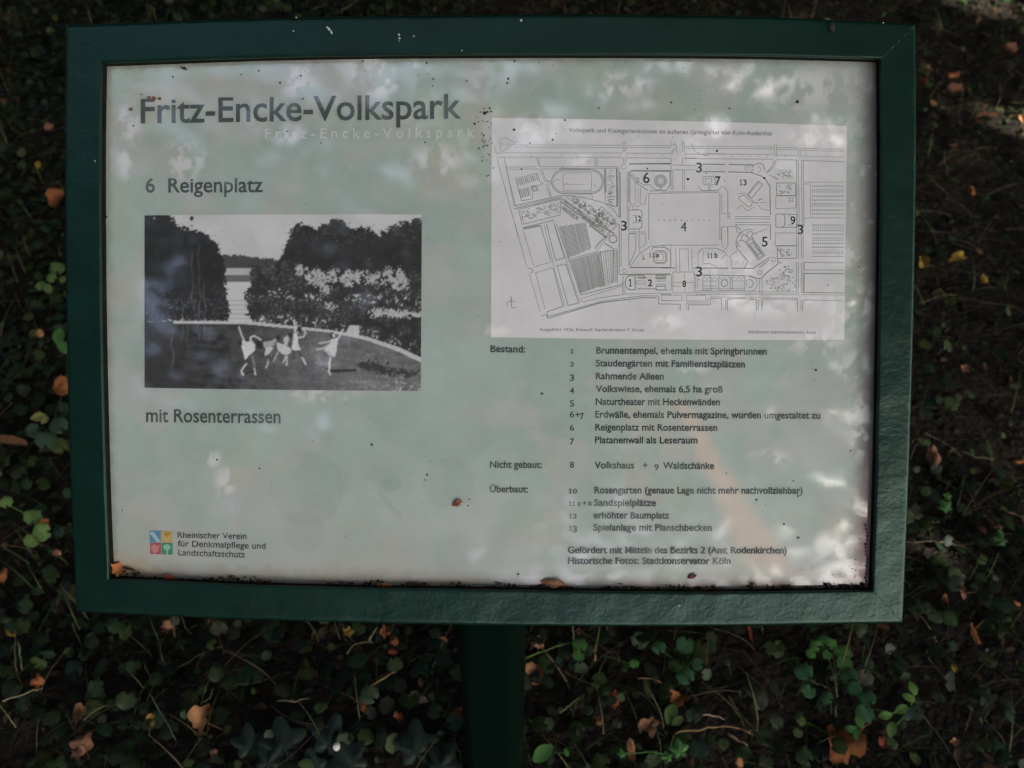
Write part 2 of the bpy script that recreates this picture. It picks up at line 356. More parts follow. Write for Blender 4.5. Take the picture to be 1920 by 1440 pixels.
t_ = np.clip((BY-730)/(1075-730), 0, 1); xc = 1272 + 178*t_**1.15; wd = 10 + 52*t_; sk = smoothstep(1.15, .25, np.abs(BX - xc + (fbm(BX/30, BY/40)-.5)*26)/wd)*smoothstep(715, 780, BY)*smoothstep(1100, 1040, BY)
sk = (sk*(.55 + .3*fbm(BX/50+5, BY/60, 3)))[..., None]*.95; C = C*(1-sk) + np.array([.66, .53, .45])*sk  # tan diagonal reflection painted into the board colour
sm = stain_glint_mask(BX, BY)[..., None]*.85; C = C*(1-sm) + np.array([.66, .68, .70])*sm
V = P(BX, BY, 0.0).reshape(-1, 3)
ii = np.arange(BX.size).reshape(BX.shape)
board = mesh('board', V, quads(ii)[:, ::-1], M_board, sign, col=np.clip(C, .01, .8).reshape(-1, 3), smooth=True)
bk = P(np.array([168, 1668, 1668, 168]), np.array([92, 92, 1122, 1122]), -.006); fr = P(np.array([168, 1668, 1668, 168]), np.array([92, 92, 1122, 1122]), -.0006)
mesh('back_plate', np.concatenate([fr, bk]), [(7, 6, 5, 4), (0, 1, 5, 4), (1, 2, 6, 5), (2, 3, 7, 6), (3, 0, 4, 7), (0, 1, 2, 3)], M_post, sign)

# post: square tube with rounded corners, steel flange under the board
def tube(cx, cy, z0, z1, w, r, yaw, seg=5, nz=12):
    ring = []
    for q in range(4):
        a0 = q*math.pi/2; ccx = (w/2-r)*(1 if q in (0, 3) else -1); ccy = (w/2-r)*(1 if q in (0, 1) else -1)
        for s in range(seg+1):
            a = a0 + s/seg*math.pi/2; ring.append((ccx + r*math.cos(a), ccy + r*math.sin(a)))
    ring = np.array(ring); c, s = math.cos(yaw), math.sin(yaw); ring = ring @ np.array([[c, s], [-s, c]])
    zs = np.linspace(z0, z1, nz); n = len(ring)
    V = np.array([(cx+x, cy+y, z) for z in zs for x, y in ring]); F = [(i*n+j, i*n+(j+1) % n, (i+1)*n+(j+1) % n, (i+1)*n+j) for i in range(nz-1) for j in range(n)]
    F.append(list(range((nz-1)*n, nz*n))); return V, F
pw = .083
_t = P(922, 700, -.022); _b = P(922, 1110, -.022); ptop = float(_b[2] + (base[1]-.01 - _b[1])/(_t[1]-_b[1])*(_t[2]-_b[2])) - .02
V, F = tube(base[0], base[1] + pw*.4, -.3, ptop, pw, .016, math.radians(-7)); mesh('post', V, F, M_post, sign, smooth=False)
for sx in (-1, 1):                                               # gusset plates carrying the board
    x0 = base[0] + sx*(pw/2 + .004) ; th = .006
    tb = P(922, 330, -.022); bb = P(922, 1110, -.022)
    prof = [(base[1]+.01, ptop-.12), (base[1]+pw*.8, ptop-.12), (_t[1], _t[2]-.004), (_b[1]+.03, _b[2]+.026)]
    V = [(x0, y, z) for y, z in prof] + [(x0+sx*th, y, z) for y, z in prof]
    mesh('gusset_plate', V, [(0, 1, 2, 3), (7, 6, 5, 4), (0, 1, 5, 4), (1, 2, 6, 5), (2, 3, 7, 6), (3, 0, 4, 7)], M_post, sign)

# ------------------------------------------------------------------ historic photo print
PW, PH = 400, 254
U, Vv = np.meshgrid((np.arange(PW)+.5)/PW*519, (np.arange(PH)+.5)/PH*328, indexing='ij')
wob = (fbm(U/7, Vv/7, 3)-.5)*14 + (vn(U/2.2, Vv/2.2)-.5)*9; wob2 = (fbm(U/7+50, Vv/7+50, 3)-.5)*14 + (vn(U/2.2+70, Vv/2.2+30)-.5)*11
uu = U + wob; vv = Vv + wob2
fine = fbm(U/3.2, Vv/3.2, 3); mid = fbm(U/12+3, Vv/12, 4)
L = .34 + .10*(fbm(U/60, Vv/50)-.5)                               # sky
far = inpoly(U + wob*.4, Vv + wob2*.4, [(140, 75), (178, 76), (214, 81), (256, 86), (265, 130), (140, 130)]); L = np.where(far, .045 + .04*mid, L)
L = np.where((U > 150) & (U < 205) & (Vv > 101), .26 + .06*mid, L); L = np.where((U > 150) & (U < 203) & (Vv > 113) & (Vv < 127), .15, L)
L = np.where((U > 150) & (U < 203) & (Vv >= 127), .36 - .08*(np.sin(Vv*.75) > .3)*(Vv > 160), L)
rt = inpoly(uu, vv, [(240, 100), (257, 74), (268, 48), (276, 28), (288, 15), (303, 18), (317, 25), (341, 15), (361, 10), (376, 15), (387, 28), (405, 23), (434, 31), (438, 37), (460, 26), (472, 18), (492, 13), (530, 5), (530, 150), (240, 130)])
L = np.where(rt, .008 + .075*smoothstep(.50, .85, fine)*smoothstep(80, 15, Vv) + .010*mid + .16*(vn(U/3.1+5, Vv/3.1) > .965), L)
mb = inpoly(uu, vv, [(197, 100), (230, 92), (258, 85), (330, 100), (530, 110), (530, 300), (262, 208), (196, 199), (191, 176), (188, 160), (199, 127)])
_row = np.minimum(np.abs(Vv - (150 + (U-300)*.06)), np.abs(Vv - (np.interp(U, [0, 62, 197, 263, 346, 383, 419, 478, 519], [203, 200, 201, 207, 215, 221, 228, 247, 266]) - 9))); sh = .010 + (.14 + .22*smoothstep(14, 4, _row))*smoothstep(.50, .78, fine)*smoothstep(.34, .6, mid) + .025*mid
L = np.where(mb, sh, L)
rock = (inpoly(uu, vv, [(281, 94), (332, 104), (346, 118), (352, 140), (335, 150), (318, 140), (300, 120), (286, 112)]) | inpoly(uu, vv, [(340, 104), (436, 112), (438, 128), (400, 134), (360, 136)]) | inpoly(uu, vv, [(438, 108), (456, 100), (480, 96), (492, 110), (492, 140), (438, 137)])) & (mid + (fine-.5)*.4 > .42)
L = np.where(rock & (fine > .34), .27 + .10*(fine-.5), L)
L = np.where(inpoly(uu, vv, [(434, 178), (525, 180), (525, 189), (420, 188)]) | inpoly(uu, vv, [(336, 166), (362, 170), (362, 176), (336, 171)]), .30, L)
L = np.where(inpoly(uu, vv, [(-5, -5), (44, -5), (59, 15), (76, 22), (113, 35), (136, 51), (143, 74), (152, 98), (154, 111), (151, 133), (154, 147), (160, 169), (160, 200), (-5, 205)]), .007 + .11*smoothstep(.55, .85, fine)*smoothstep(100, 190, Vv) + .02*smoothstep(.5, .8, fine)*smoothstep(60, 20, Vv) + .008*mid, L)
cu = np.interp(U, [0, 62, 197, 263, 346, 383, 419, 478, 519], [203, 200, 201, 207, 215, 221, 228, 247, 266])
lawn = .016 + .075*smoothstep(100, 380, U)*(.75+.5*fbm(U/40, Vv/30)) + .045*(mid-.5)*smoothstep(0, 200, U) + .045*(fbm(U/25, Vv/4, 3)-.5)*smoothstep(0, 150, U) + .03*(fine-.5)*smoothstep(60, 300, U); lawn = np.maximum(lawn*1.75, .012)
lawn = lawn + .18*smoothstep(.62, .8, fine)*smoothstep(400, 500, U)*smoothstep(290, 320, Vv)
L = np.where(Vv > cu, lawn, L); L = np.where((Vv > cu) & (Vv < cu + 5 + 4*smoothstep(330, 519, U)) & (U > 55), .33, L)
L = np.where(inpoly(U, Vv, [(384, 207), (402, 206), (403, 228), (376, 222)]), .33, L)
def c3(p): return [(x/6.857-11, y/6.857+157) for x, y in p]
def c4(p): return [(x/6.857+259, y/6.857+157) for x, y in p]
L = np.where(inpoly(U, Vv, c4([(500, 860), (600, 900), (950, 900), (950, 925), (620, 945)])), .012, L)
L = np.where(inpoly(uu, vv, c4([(980, 800), (1200, 780), (1300, 870), (1760, 920), (1700, 970), (1300, 960), (1000, 900)])), .03, L)
W = .40
def poly(p, v=W): 
    global L
    L = np.where(inpoly(U, Vv, p), v, L)
def limb(p, w, v=W):
    global L
    for (x0, y0), (x1, y1) in zip(p[:-1], p[1:]):
        t = np.clip(((U-x0)*(x1-x0) + (Vv-y0)*(y1-y0))/((x1-x0)**2+(y1-y0)**2), 0, 1); L = np.where(np.hypot(U-x0-t*(x1-x0), Vv-y0-t*(y1-y0)) < w, v, L)
G1, G2, DK = .20, .30, .012
# long scarf drawn out between the first two girls
poly(c3([(1600, 560), (1700, 545), (1780, 500), (1790, 540), (1740, 600), (1640, 640), (1605, 610)]), .26)
# first girl: leaning back, one arm up
limb(c3([(1290, 370), (1325, 470), (1365, 560)]), 1.7, .32)
poly(c3([(1330, 540), (1400, 560), (1460, 540), (1500, 600), (1500, 660), (1430, 730), (1370, 790), (1345, 690), (1320, 600)]), .40)
limb(c3([(1440, 560), (1440, 500), (1490, 480), (1570, 530)]), 1.6, .34)
limb(c3([(1310, 560), (1315, 585)]), 3.0, DK); limb(c3([(1545, 575), (1560, 610)]), 4.5, DK)
limb(c3([(1430, 740), (1370, 860)]), 2.0, .06); limb(c3([(1385, 840), (1320, 930), (1345, 980)]), 1.7, .36); limb(c3([(1465, 750), (1490, 860)]), 2.0, .20); limb(c3([(1490, 900), (1505, 980)]), 1.5, .36)
limb(c3([(1390, 960), (1480, 930)]), 2.0, .015)
# second girl: crouching run, seen from behind
poly(c3([(1630, 640), (1700, 610), (1745, 640), (1700, 700), (1625, 740)]), .34)
limb(c3([(1780, 560), (1750, 650), (1700, 720)]), 3.2, .12); limb(c3([(1700, 730), (1640, 890)]), 1.6, .30); limb(c3([(1690, 720), (1690, 800)]), 2.0, .07); limb(c3([(1785, 505), (1790, 515)]), 3.4, DK)
# third girl
poly(c4([(-80, 560), (-20, 580), (40, 600), (105, 640), (110, 690), (60, 720), (0, 715), (-60, 660)]), .36); poly(c4([(10, 510), (60, 475), (85, 520), (60, 600), (20, 600)]), .33); limb(c4([(10, 560), (-60, 560)]), 1.4, .10)
limb(c4([(100, 455), (108, 480)]), 3.6, DK); limb(c4([(50, 730), (10, 820)]), 1.5, .30); limb(c4([(60, 750), (52, 850)]), 1.5, .34); limb(c4([(-60, 690), (-110, 800)]), 1.5, .26)
# fourth girl: one arm straight up
limb(c4([(150, 285), (158, 380), (165, 450)]), 1.7, .36); limb(c4([(200, 500), (270, 490), (295, 430), (275, 405)]), 1.6, .32)
poly(c4([(140, 450), (185, 450), (200, 500), (195, 560), (235, 655), (170, 665), (115, 650), (130, 560)]), .40); limb(c4([(215, 385), (220, 415)]), 3.9, DK); limb(c4([(192, 430), (198, 445)]), 2.0, .24)
limb(c4([(195, 670), (240, 740)]), 2.2, .09); limb(c4([(255, 755), (300, 840)]), 1.6, .34); limb(c4([(150, 670), (140, 740)]), 2.0, .08)
# fifth girl, alone at the right
limb(c4([(775, 395), (745, 450), (700, 530)]), 1.7, .38); limb(c4([(630, 540), (560, 555), (470, 570)]), 1.6, .30); limb(c4([(600, 590), (520, 635), (440, 648)]), 1.5, .34)
poly(c4([(625, 520), (700, 500), (705, 560), (692, 680), (672, 742), (600, 728), (530, 650), (600, 590)]), .40); limb(c4([(635, 450), (637, 480)]), 3.6, .03); limb(c4([(656, 462), (658, 478)]), 2.6, .34)
limb(c4([(612, 755), (604, 850), (597, 930), (618, 968)]), 1.9, .36); limb(c4([(545, 665), (640, 720)]), 1.0, .27)
# pale runs down the left of the print
for x0_, y0_, y1_, w_ in ((52, 225, 290, 3.0), (72, 150, 245, 2.2), (80, 190, 238, 2.4), (103, 60, 240, 1.6), (113, 130, 235, 2.2), (90, 70, 180, 1.4)):
    a_ = smoothstep(w_, 0, np.abs(U - x0_ - (fbm(Vv/22+x0_, Vv*0, 2)-.5)*9))*smoothstep(y0_-12, y0_+10, Vv)*smoothstep(y1_+10, y1_-20, Vv)*fbm(U/4, Vv/9+x0_, 3); L = L*(1-a_*.8) + .22*a_*.8
L = L*(1 + .30*(vn(U/2.1+3, Vv/2.1+8)-.5)*((L > .05) & (Vv > 204)))
L = L*(1 + .75*smoothstep(.14, .30, L))
# dots and a seed stuck on the print
for cx, cy, r in [(88.5, 7, 3.6), (456, 276, 2.6), (19, 6, 2)]:
    L = np.where(np.hypot(U-cx, (Vv-cy)*.8) < r, .006 if r > 2.5 else .3, L)
Lp = np.pad(L, 1, mode='edge'); L = sum(w_*Lp[1+i_:Lp.shape[0]-1+i_, 1+j_:Lp.shape[1]-1+j_] for i_, j_, w_ in ((0, 0, .40), (1, 0, .11), (-1, 0, .11), (0, 1, .11), (0, -1, .11), (1, 1, .04), (-1, 1, .04), (1, -1, .04), (-1, -1, .04)))
L = L*(1 + .12*(fbm(U/2.5+9, Vv/2.5, 2)-.5)) + .012 + .016*mid*(L < .06)
Cp = np.stack([L*1.0, L*1.02, L*1.06], -1)
ex = np.linspace(0, 1, PW+1); ey = np.linspace(0, 1, PH+1)
def quad_map(u, v, tl, tr, br, bl, bow_t=0, bow_b=0):             # u,v in 0..1 inside a printed block
    x = (1-v)*((1-u)*tl[0] + u*tr[0]) + v*((1-u)*bl[0] + u*br[0]); y = (1-v)*((1-u)*tl[1] + u*tr[1]) + v*((1-u)*bl[1] + u*br[1])
    return x, y + 4*u*(1-u)*((1-v)*bow_t + v*bow_b)
EU, EV = np.meshgrid(np.linspace(0, 1, PW), np.linspace(0, 1, PH), indexing='ij')
X, Y = quad_map(EU, EV, (271, 404), (791, 402), (789, 733), (271, 727), -1, 1)
ii = np.arange(PW*PH).reshape(PW, PH)
ph = mesh('historic_photo_print', P(X, Y, .0004).reshape(-1, 3), quads(ii)[:, ::-1], M_photo, board, col=Cp.reshape(-1, 3)); 
ph['label'] = 'black and white photo of four dancing girls on a lawn between hedges'

# ------------------------------------------------------------------ map sheet
MU, MV = np.meshgrid(np.linspace(0, 1, 300), np.linspace(0, 1, 190), indexing='ij')
X, Y = quad_map(MU, MV, (922, 221), (1588, 236), (1583, 637), (920, 632), -2, 2)
Cm = np.ones(X.shape + (3,)) * np.array([.71, .72, .745]) * (1 + (fbm(X/70, Y/50, 5)[..., None]-.5)*.14)
sm = stain_glint_mask(X, Y)[..., None]*.85; Cm = Cm*(1-sm) + np.array([.86, .87, .90])*sm; ii = np.arange(X.size).reshape(X.shape)
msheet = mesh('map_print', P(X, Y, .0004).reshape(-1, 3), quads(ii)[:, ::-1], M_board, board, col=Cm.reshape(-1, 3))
msheet['label'] = 'pale grey plan of the park with numbered places'

class Lines:
    def __init__(s): s.V = []; s.F = []
    def seg(s, x0, y0, x1, y1, w):
        d = math.hypot(x1-x0, y1-y0) or 1; nx_, ny_ = -(y1-y0)/d*w/2, (x1-x0)/d*w/2; i = len(s.V)
        s.V += [(x0+nx_, y0+ny_), (x1+nx_, y1+ny_), (x1-nx_, y1-ny_), (x0-nx_, y0-ny_)]; s.F.append((i, i+1, i+2, i+3))
    def line(s, crop, pts, w=1.0, close=False):
        ox, oy = crop; q = [(ox + x/5.3333, oy + y/5.3333) for x, y in pts]
        if close: q.append(q[0])
        for a, b in zip(q[:-1], q[1:]): s.seg(*a, *b, w)
    def build(s, name, m, parent, d): 
        v = np.array(s.V); return mesh(name, P(v[:, 0], v[:, 1], d), np.array(s.F), m, parent)
A, B, Cc, D = (900, 180), (1240, 180), (900, 420), (1240, 420)
T = Lines(); K = Lines()
# avenues along the top
for y in (490, 512, 568, 612): T.line(A, [(340 if y < 540 else 230, y), (1420, y + 2)])
for y in (495, 515, 572, 618): T.line(A, [(1455, y), (1910, y + 3)]); T.line(B, [(235, y + 8), (1120, y + 14)]); T.line(B, [(1150, y + 18), (1360, y + 22)]); T.line(B, [(1400, y + 28), (1830, y + 40)])
T.line(A, [(190, 440), (215, 560), (165, 580), (140, 490)]); T.line(A, [(230, 560), (270, 520), (375, 455), (340, 470)]); T.line(A, [(190, 445), (250, 415), (340, 465)])
for k in range(9): T.line(A, [(205 + k*14, 470 + (k % 3)*14), (222 + k*12, 485 - (k % 2)*12)], .8)
T.line(A, [(165, 615), (240, 610), (340, 1090)]); T.line(A, [(170, 630), (385, 1420)], 1.2); T.line(A, [(240, 625), (355, 1100)]); 
T.line(A, [(565, 620), (590, 705)]); T.line(A, [(580, 612), (600, 705)]); T.line(A, [(250, 712), (560, 708)]); T.line(A, [(600, 706), (1390, 708)]); T.line(A, [(270, 732), (590, 730)]); T.line(A, [(620, 728), (780, 730)]); T.line(A, [(820, 728), (1390, 722)])
T.line(A, [(1150, 620), (1155, 700)]); T.line(A, [(1170, 620), (1172, 700)]); T.line(A, [(1430, 455), (1430, 560)]); T.line(A, [(1450, 455), (1450, 560)]); T.line(A, [(1435, 615), (1435, 670)]); T.line(A, [(1455, 615), (1455, 670)])
# stadium
def arc(cx, cy, r, a0, a1, n=10, ry=None): return [(cx + r*math.cos(math.radians(a0 + (a1-a0)*i/n)), cy + (ry or r)*math.sin(math.radians(a0 + (a1-a0)*i/n))) for i in range(n+1)]
for r in (120, 105): T.line(A, arc(835, 855, r, 90, 270, 12) + arc(1115, 855, r, -90, 90, 12), 1.0 if r == 105 else 1.6, True)
T.line(A, [(832, 768), (1115, 768), (1115, 945), (832, 945)], .8, True); T.line(A, [(735, 860), (770, 830), (800, 840)], .8); T.line(A, [(1140, 890), (1160, 900), (1150, 915)], .8)
for k in range(12): T.line(A, [(835 + k*18, 880), (843 + k*18, 888)], 1.2)
T.line(A, [(790, 725), (1100, 728)], 2.2)
# upper left gardens
K.line(A, [(355, 830), (575, 770), (600, 860), (630, 870), (610, 890), (515, 900), (530, 970), (520, 1030), (415, 1048)], .9, True)
for k in range(11): T.line(A, [(372 + k*19, 835 - k*5), (388 + k*19, 895 - k*5)], 1.3 + (k % 3)*.5)
for k in range(7): T.line(A, [(390 + k*16, 935 - k*4), (410 + k*16, 1020 - k*4)], 1.3 + (k % 2)*.6)
T.line(A, [(510, 905), (570, 900), (580, 945), (525, 955)], 1.4, True); T.line(A, [(528, 915), (562, 912), (565, 935), (535, 940)], 1, True)
T.line(A, [(600, 730), (645, 850), (710, 860)]); T.line(A, [(620, 730), (650, 820), (680, 850), (715, 850)]); T.line(A, [(655, 890), (700, 1005)]); T.line(A, [(665, 885), (720, 875)]); T.line(A, [(680, 900), (715, 1010)])
T.line(A, [(330, 1100), (830, 990)], 1.2); T.line(A, [(340, 1130), (820, 1015)], 1.6); T.line(A, [(350, 1110), (820, 1002)], .8)
T.line(A, [(830, 990), (1100, 1030), (1230, 1065), (1330, 1130), (1390, 1215)], 1.3); T.line(A, [(860, 975), (1120, 985), (1120, 1020)]); T.line(A, [(870, 990), (1105, 1010)], .8)
T.line(A, [(1120, 985), (1122, 1025)]); 
# allotment block left
K.line(A, [(385, 1135), (810, 1030), (800, 1190), (420, 1285)], .9, True); T.line(A, [(405, 1150), (440, 1275)], 1); T.line(A, [(400, 1215), (790, 1120)], .8)
rr = random.Random(4)
for k in range(46):
    x = rr.uniform(410, 780); y = 1135 - (x-410)*.22 + rr.uniform(8, 118); T.line(A, [(x, y), (x + rr.uniform(-28, 28), y + rr.uniform(-18, 18)), (x + rr.uniform(-20, 30), y + rr.uniform(-14, 22))], .9)
# diagonal strip of little houses
def along(p0, p1, n, f):
    for i in range(n):
        t = i/n; f(p0[0] + (p1[0]-p0[0])*t, p0[1] + (p1[1]-p0[1])*t, i)
dx, dy = 470/620, 400/620
K.line(A, [(820, 1025), (1300, 1345)], .9); T.line(A, [(850, 1000), (1310, 1310)], 1.0); K.line(A, [(815, 1060), (980, 1190)], 1.4); K.line(A, [(815, 1110), (940, 1225)], 1.0)
for (sx, sy, n) in ((830, 1048, 9), (820, 1115, 8), (985, 1170, 8), (1010, 1200, 8), (1110, 1270, 7), (1140, 1230, 7)):
    for i in range(n):
        x = sx + i*20; y = sy + i*14.5; K.line(A, [(x, y), (x+12, y-14), (x+24, y-4), (x+12, y+12)], .8 + .5*(i % 2), i % 3 > 0); T.line(A, [(x-4, y+10), (x+10, y+26)], 1.3)
for k in range(95):
    t = rr.random(); x = 920 + t*390 + rr.uniform(-10, 50)*t; y = 1010 + t*240 + rr.uniform(-30, 75)*(.4 + .6*math.sin(t*3.14)) ; (K if k % 3 == 0 else T).line(A, [(x, y), (x + rr.uniform(8, 26), y + rr.uniform(4, 20)), (x + rr.uniform(-12, 14), y + rr.uniform(10, 30))], 1.0 + .7*(k % 2))
for k in range(5): T.line(A, [(1180 + k*32, 1150 + k*25), (1215 + k*32, 1105 + k*28), (1240 + k*30, 1130 + k*28)], 1.1)
T.line(A, [(1390, 1280), (1190, 1480), (1150, 1535)]); T.line(A, [(1375, 1270), (1140, 1520)])
# vertical tree band
K.line(A, [(1248, 728), (1250, 965)], 1.6); K.line(A, [(1368, 728), (1372, 1105)], 2.4); T.line(A, [(1258, 728), (1262, 960), (1250, 970), (1255, 1060)], 1)
for k in range(30): T.line(A, [(1272 + rr.uniform(-6, 50), 745 + k*12), (1340 + rr.uniform(-40, 12), 745 + k*12 + rr.uniform(-6, 8))], .8 + (k > 17)*.8)
K.line(A, [(1262, 1070), (1330, 1105), (1372, 1105)], 1)
# central vertical avenue
K.line(A, [(1400, 755), (1402, 1215)], 1.5); T.line(A, [(1390, 720), (1390, 1215)]); T.line(A, [(1470, 755), (1475, 1340)], .9); K.line(A, [(1488, 755), (1488, 1065)], 1.0)
K.line(Cc, [(1392, 0), (1392, 500)], 1.2); T.line(Cc, [(1412, 0), (1412, 430)]); T.line(A, arc(1438, 705, 26, 0, 330)); T.line(Cc, arc(1440, 470, 20, 0, 330))
K.line(A, [(1490, 680), (1905, 676)], 2.2); K.line(A, [(1505, 748), (1905, 750)], 2.2); K.line(B, [(0, 680), (95, 680)], 1.6); K.line(B, [(0, 752), (95, 752)], 1.6)
# place 6
T.line(A, [(1485, 755), (1560, 870), (1680, 945)], 1.5); T.line(A, [(1510, 760), (1580, 860), (1640, 890), (1700, 885), (1730, 925), (1790, 945)], 1.1); T.line(A, [(1568, 818), (1585, 818), (1588, 862), (1568, 866)], 1.2, True)
for r, w in ((60, 1.6), (44, 1.8), (26, 1.0)): T.line(A, arc(1805, 848, r, 0, 360, 12 if r > 30 else 16), w)
T.line(A, [(1900, 760), (1900, 900), (1860, 945), (1700, 950)], 1.4); T.line(A, [(1798, 905), (1798, 945)], 1.2); T.line(A, [(1815, 905), (1815, 945)], 1.2)
T.line(A, [(1690, 975), (1915, 972)], 1.0); T.line(A, [(1688, 975), (1688, 1440)], 1.0)
T.line(A, [(1500, 770), (1500, 1080)]); T.line(A, [(1550, 870), (1552, 1080), (1490, 1080)], .9); T.line(A, [(1580, 910), (1580, 1080)], .8); T.line(A, [(1605, 920), (1600, 1080), (1655, 1080), (1660, 975)], .9); T.line(A, [(1490, 1100), (1600, 1100)], .9)
K.line(A, [(1490, 1140), (1605, 1138), (1618, 1155), (1618, 1310), (1595, 1330), (1490, 1330)], 1.1); T.line(A, [(1530, 1105), (1530, 1135), (1575, 1135), (1575, 1105)], .8); T.line(A, [(1520, 1195), (1600, 1195), (1600, 1265), (1520, 1265)], .8)
T.line(A, [(1488, 1100), (1490, 1360), (1660, 1360)], 1.0); T.line(A, [(1490, 1380), (1560, 1380)], .9); T.line(A, [(1585, 1380), (1655, 1380)], .9); T.line(A, [(1540, 1330), (1545, 1360)], .8); T.line(A, [(1590, 1330), (1590, 1360)], .8)
# meadow square (place 4) and its dotted trees
T.line(B, [(0, 972), (570, 965), (585, 985), (585, 1440)], 1.0); T.line(B, [(0, 960), (590, 950)], .8); T.line(B, [(602, 980), (606, 1175), (660, 1180)], .9); T.line(B, [(630, 910), (665, 960), (665, 1170)], 1.3)
for k in range(5): K.line(A, [(1780 + k*58, 1238), (1786 + k*58, 1244)], 1.3)
for k in range(9): K.line(B, [(22 + k*57, 1241), (30 + k*57, 1248)], 1.4)
T.line(B, [(98, 455), (98, 490), (150, 490)], .8); T.line(B, [(120, 460), (150, 500), (150, 560)], .9); T.line(B, [(210, 450), (210, 560)], 1.0); T.line(B, [(230, 450), (230, 560)], 1.0); T.line(B, [(300, 470), (340, 560)], .9)
T.line(B, [(95, 570), (130, 520), (100, 600)], .8)
for x in (98, 115, 210, 230): T.line(B, [(x, 740 if x > 105 else 690), (x, 945)], .9)
T.line(B, [(98, 620), (98, 690)], .9); T.line(B, [(210, 620), (210, 690)]); T.line(B, [(230, 620), (345, 622)], .8); T.line(B, [(115, 690), (345, 694)], .9); T.line(B, [(130, 738), (360, 738)], .9)
K.line(B, [(415, 682), (640, 685)], 1.6); K.line(B, [(675, 686), (925, 690)], 1.6); K.line(B, [(415, 757), (640, 757)], 1.4); K.line(B, [(670, 758), (900, 766)], 1.4); T.line(B, [(345, 560), (450, 600), (470, 575), (640, 575)], .8)
K.line(B, [(925, 690), (985, 670), (1020, 690), (1035, 745)], 1.1); K.line(B, [(900, 766), (1000, 800), (1040, 830), (1085, 905), (1090, 1190)], 1.5); T.line(B, arc(878, 725, 42, 0, 350, 14), 1.3); T.line(B, arc(878, 725, 20, 0, 350), .9); T.line(B, arc(965, 735, 28, -90, 90), 1)
T.line(B, [(1060, 765), (1130, 700), (1150, 640)]); T.line(B, [(1080, 790), (1170, 840)]); T.line(B, [(1045, 770), (1110, 700), (1130, 640)]); T.line(B, [(1095, 800), (1150, 820), (1170, 830)])
# place 7, 13
T.line(B, [(420, 806), (520, 806), (545, 850), (530, 885), (480, 890), (430, 885), (412, 850)], 1.1, True); T.line(B, [(365, 900), (400, 945), (560, 945), (610, 900)], 1.1); T.line(B, [(470, 890), (470, 945)]); T.line(B, [(488, 890), (488, 945)]); T.line(B, [(440, 825), (500, 825), (500, 870), (440, 870)], .8, True)
K.line(B, [(860, 985), (970, 850), (1015, 885), (905, 1020)], 1.1, True); T.line(B, [(875, 985), (970, 870), (995, 890)], .9); T.line(B, [(775, 1010), (820, 990), (910, 1060), (900, 1100), (870, 1110), (780, 1040)], 1.2, True); T.line(B, [(760, 980), (830, 970), (960, 1080), (1000, 1130), (1080, 1145)], .9); T.line(B, [(760, 1130), (800, 1090), (860, 1150), (930, 1110)], 1.0); K.line(B, [(965, 1050), (985, 1030), (1010, 1035)], 1.4); T.line(B, [(910, 1065), (1050, 1065)], .8)
# avenues right of the meadow
for y in (1205, 1228, 1262, 1287): K.line(B, [(735 + (y - 1205)*.05, y), (1085, y + 2)], .9)
K.line(B, [(1090, 1285), (1092, 1440)], 1.3); T.line(B, [(600, 1310), (720, 1300), (800, 1330)]); T.line(B, [(600, 1310), (600, 1440)]); T.line(B, [(660, 1310), (665, 1440)], .9); T.line(B, [(740, 1300), (760, 1360), (830, 1380)], 1.0); 
for k in range(4): T.line(B, [(655, 1175 + k*16), (690, 1172 + k*16)], 1)
# right hand blocks
for x in (1130, 1150): T.line(B, [(x, 480), (x, 600)]); 
for x in (1370, 1390): T.line(B, [(x, 520), (x, 600)])
for x in (1350, 1370, 1400, 1418): T.line(B, [(x, 640), (x + 2, 860)]); T.line(B, [(x + 2, 870), (x + 10, 1310)]); T.line(D, [(x, 0), (x, 345)]); T.line(D, [(x, 380), (x, 690)])
K.line(B, [(1150, 870), (1345, 870), (1345, 995), (1155, 995)], 1.1, True); T.line(B, [(1145, 1000), (1345, 1000), (1345, 1120), (1145, 1128)], .9, True); K.line(B, [(1145, 1180), (1355, 1185), (1355, 1315), (1145, 1312)], 1.0, True); K.line(B, [(1215, 1180), (1235, 1200), (1235, 1290), (1215, 1310)], 1.2); T.line(B, [(1265, 1200), (1300, 1200), (1300, 1290), (1265, 1290)], .9)
K.line(D, [(1155, 220), (1350, 220)], 1.1); T.line(D, [(1140, 90), (1350, 90), (1350, 215), (1140, 215)], .9, True); K.line(D, [(1160, 225), (1160, 345), (1350, 345)], 1)
for cx_, cy_, cw, chh, cr in ((1150, 740, 150, 80, B), (1170, 885, 130, 95, B), (1165, 240, 130, 85, D), (1160, 380, 140, 150, D), (1030, 520, 320, 150, D)):
    for k in range(26 if cw < 200 else 60): x = cx_ + rr.uniform(0, cw); y = cy_ + rr.uniform(0, chh); T.line(cr, [(x, y), (x + rr.uniform(6, 20), y + rr.uniform(-4, 4))], 1.6 + rr.random())
for k in range(4): T.line(B, [(1270 + (k % 2)*30, 1015 + (k//2)*28), (1290 + (k % 2)*30, 1030 + (k//2)*28)], 2)
T.line(B, [(1415, 645), (1830, 655)], .9); T.line(B, [(1415, 860), (1830, 862)], .9); T.line(B, [(1425, 880), (1490, 880), (1495, 1220), (1425, 1225)], .9)
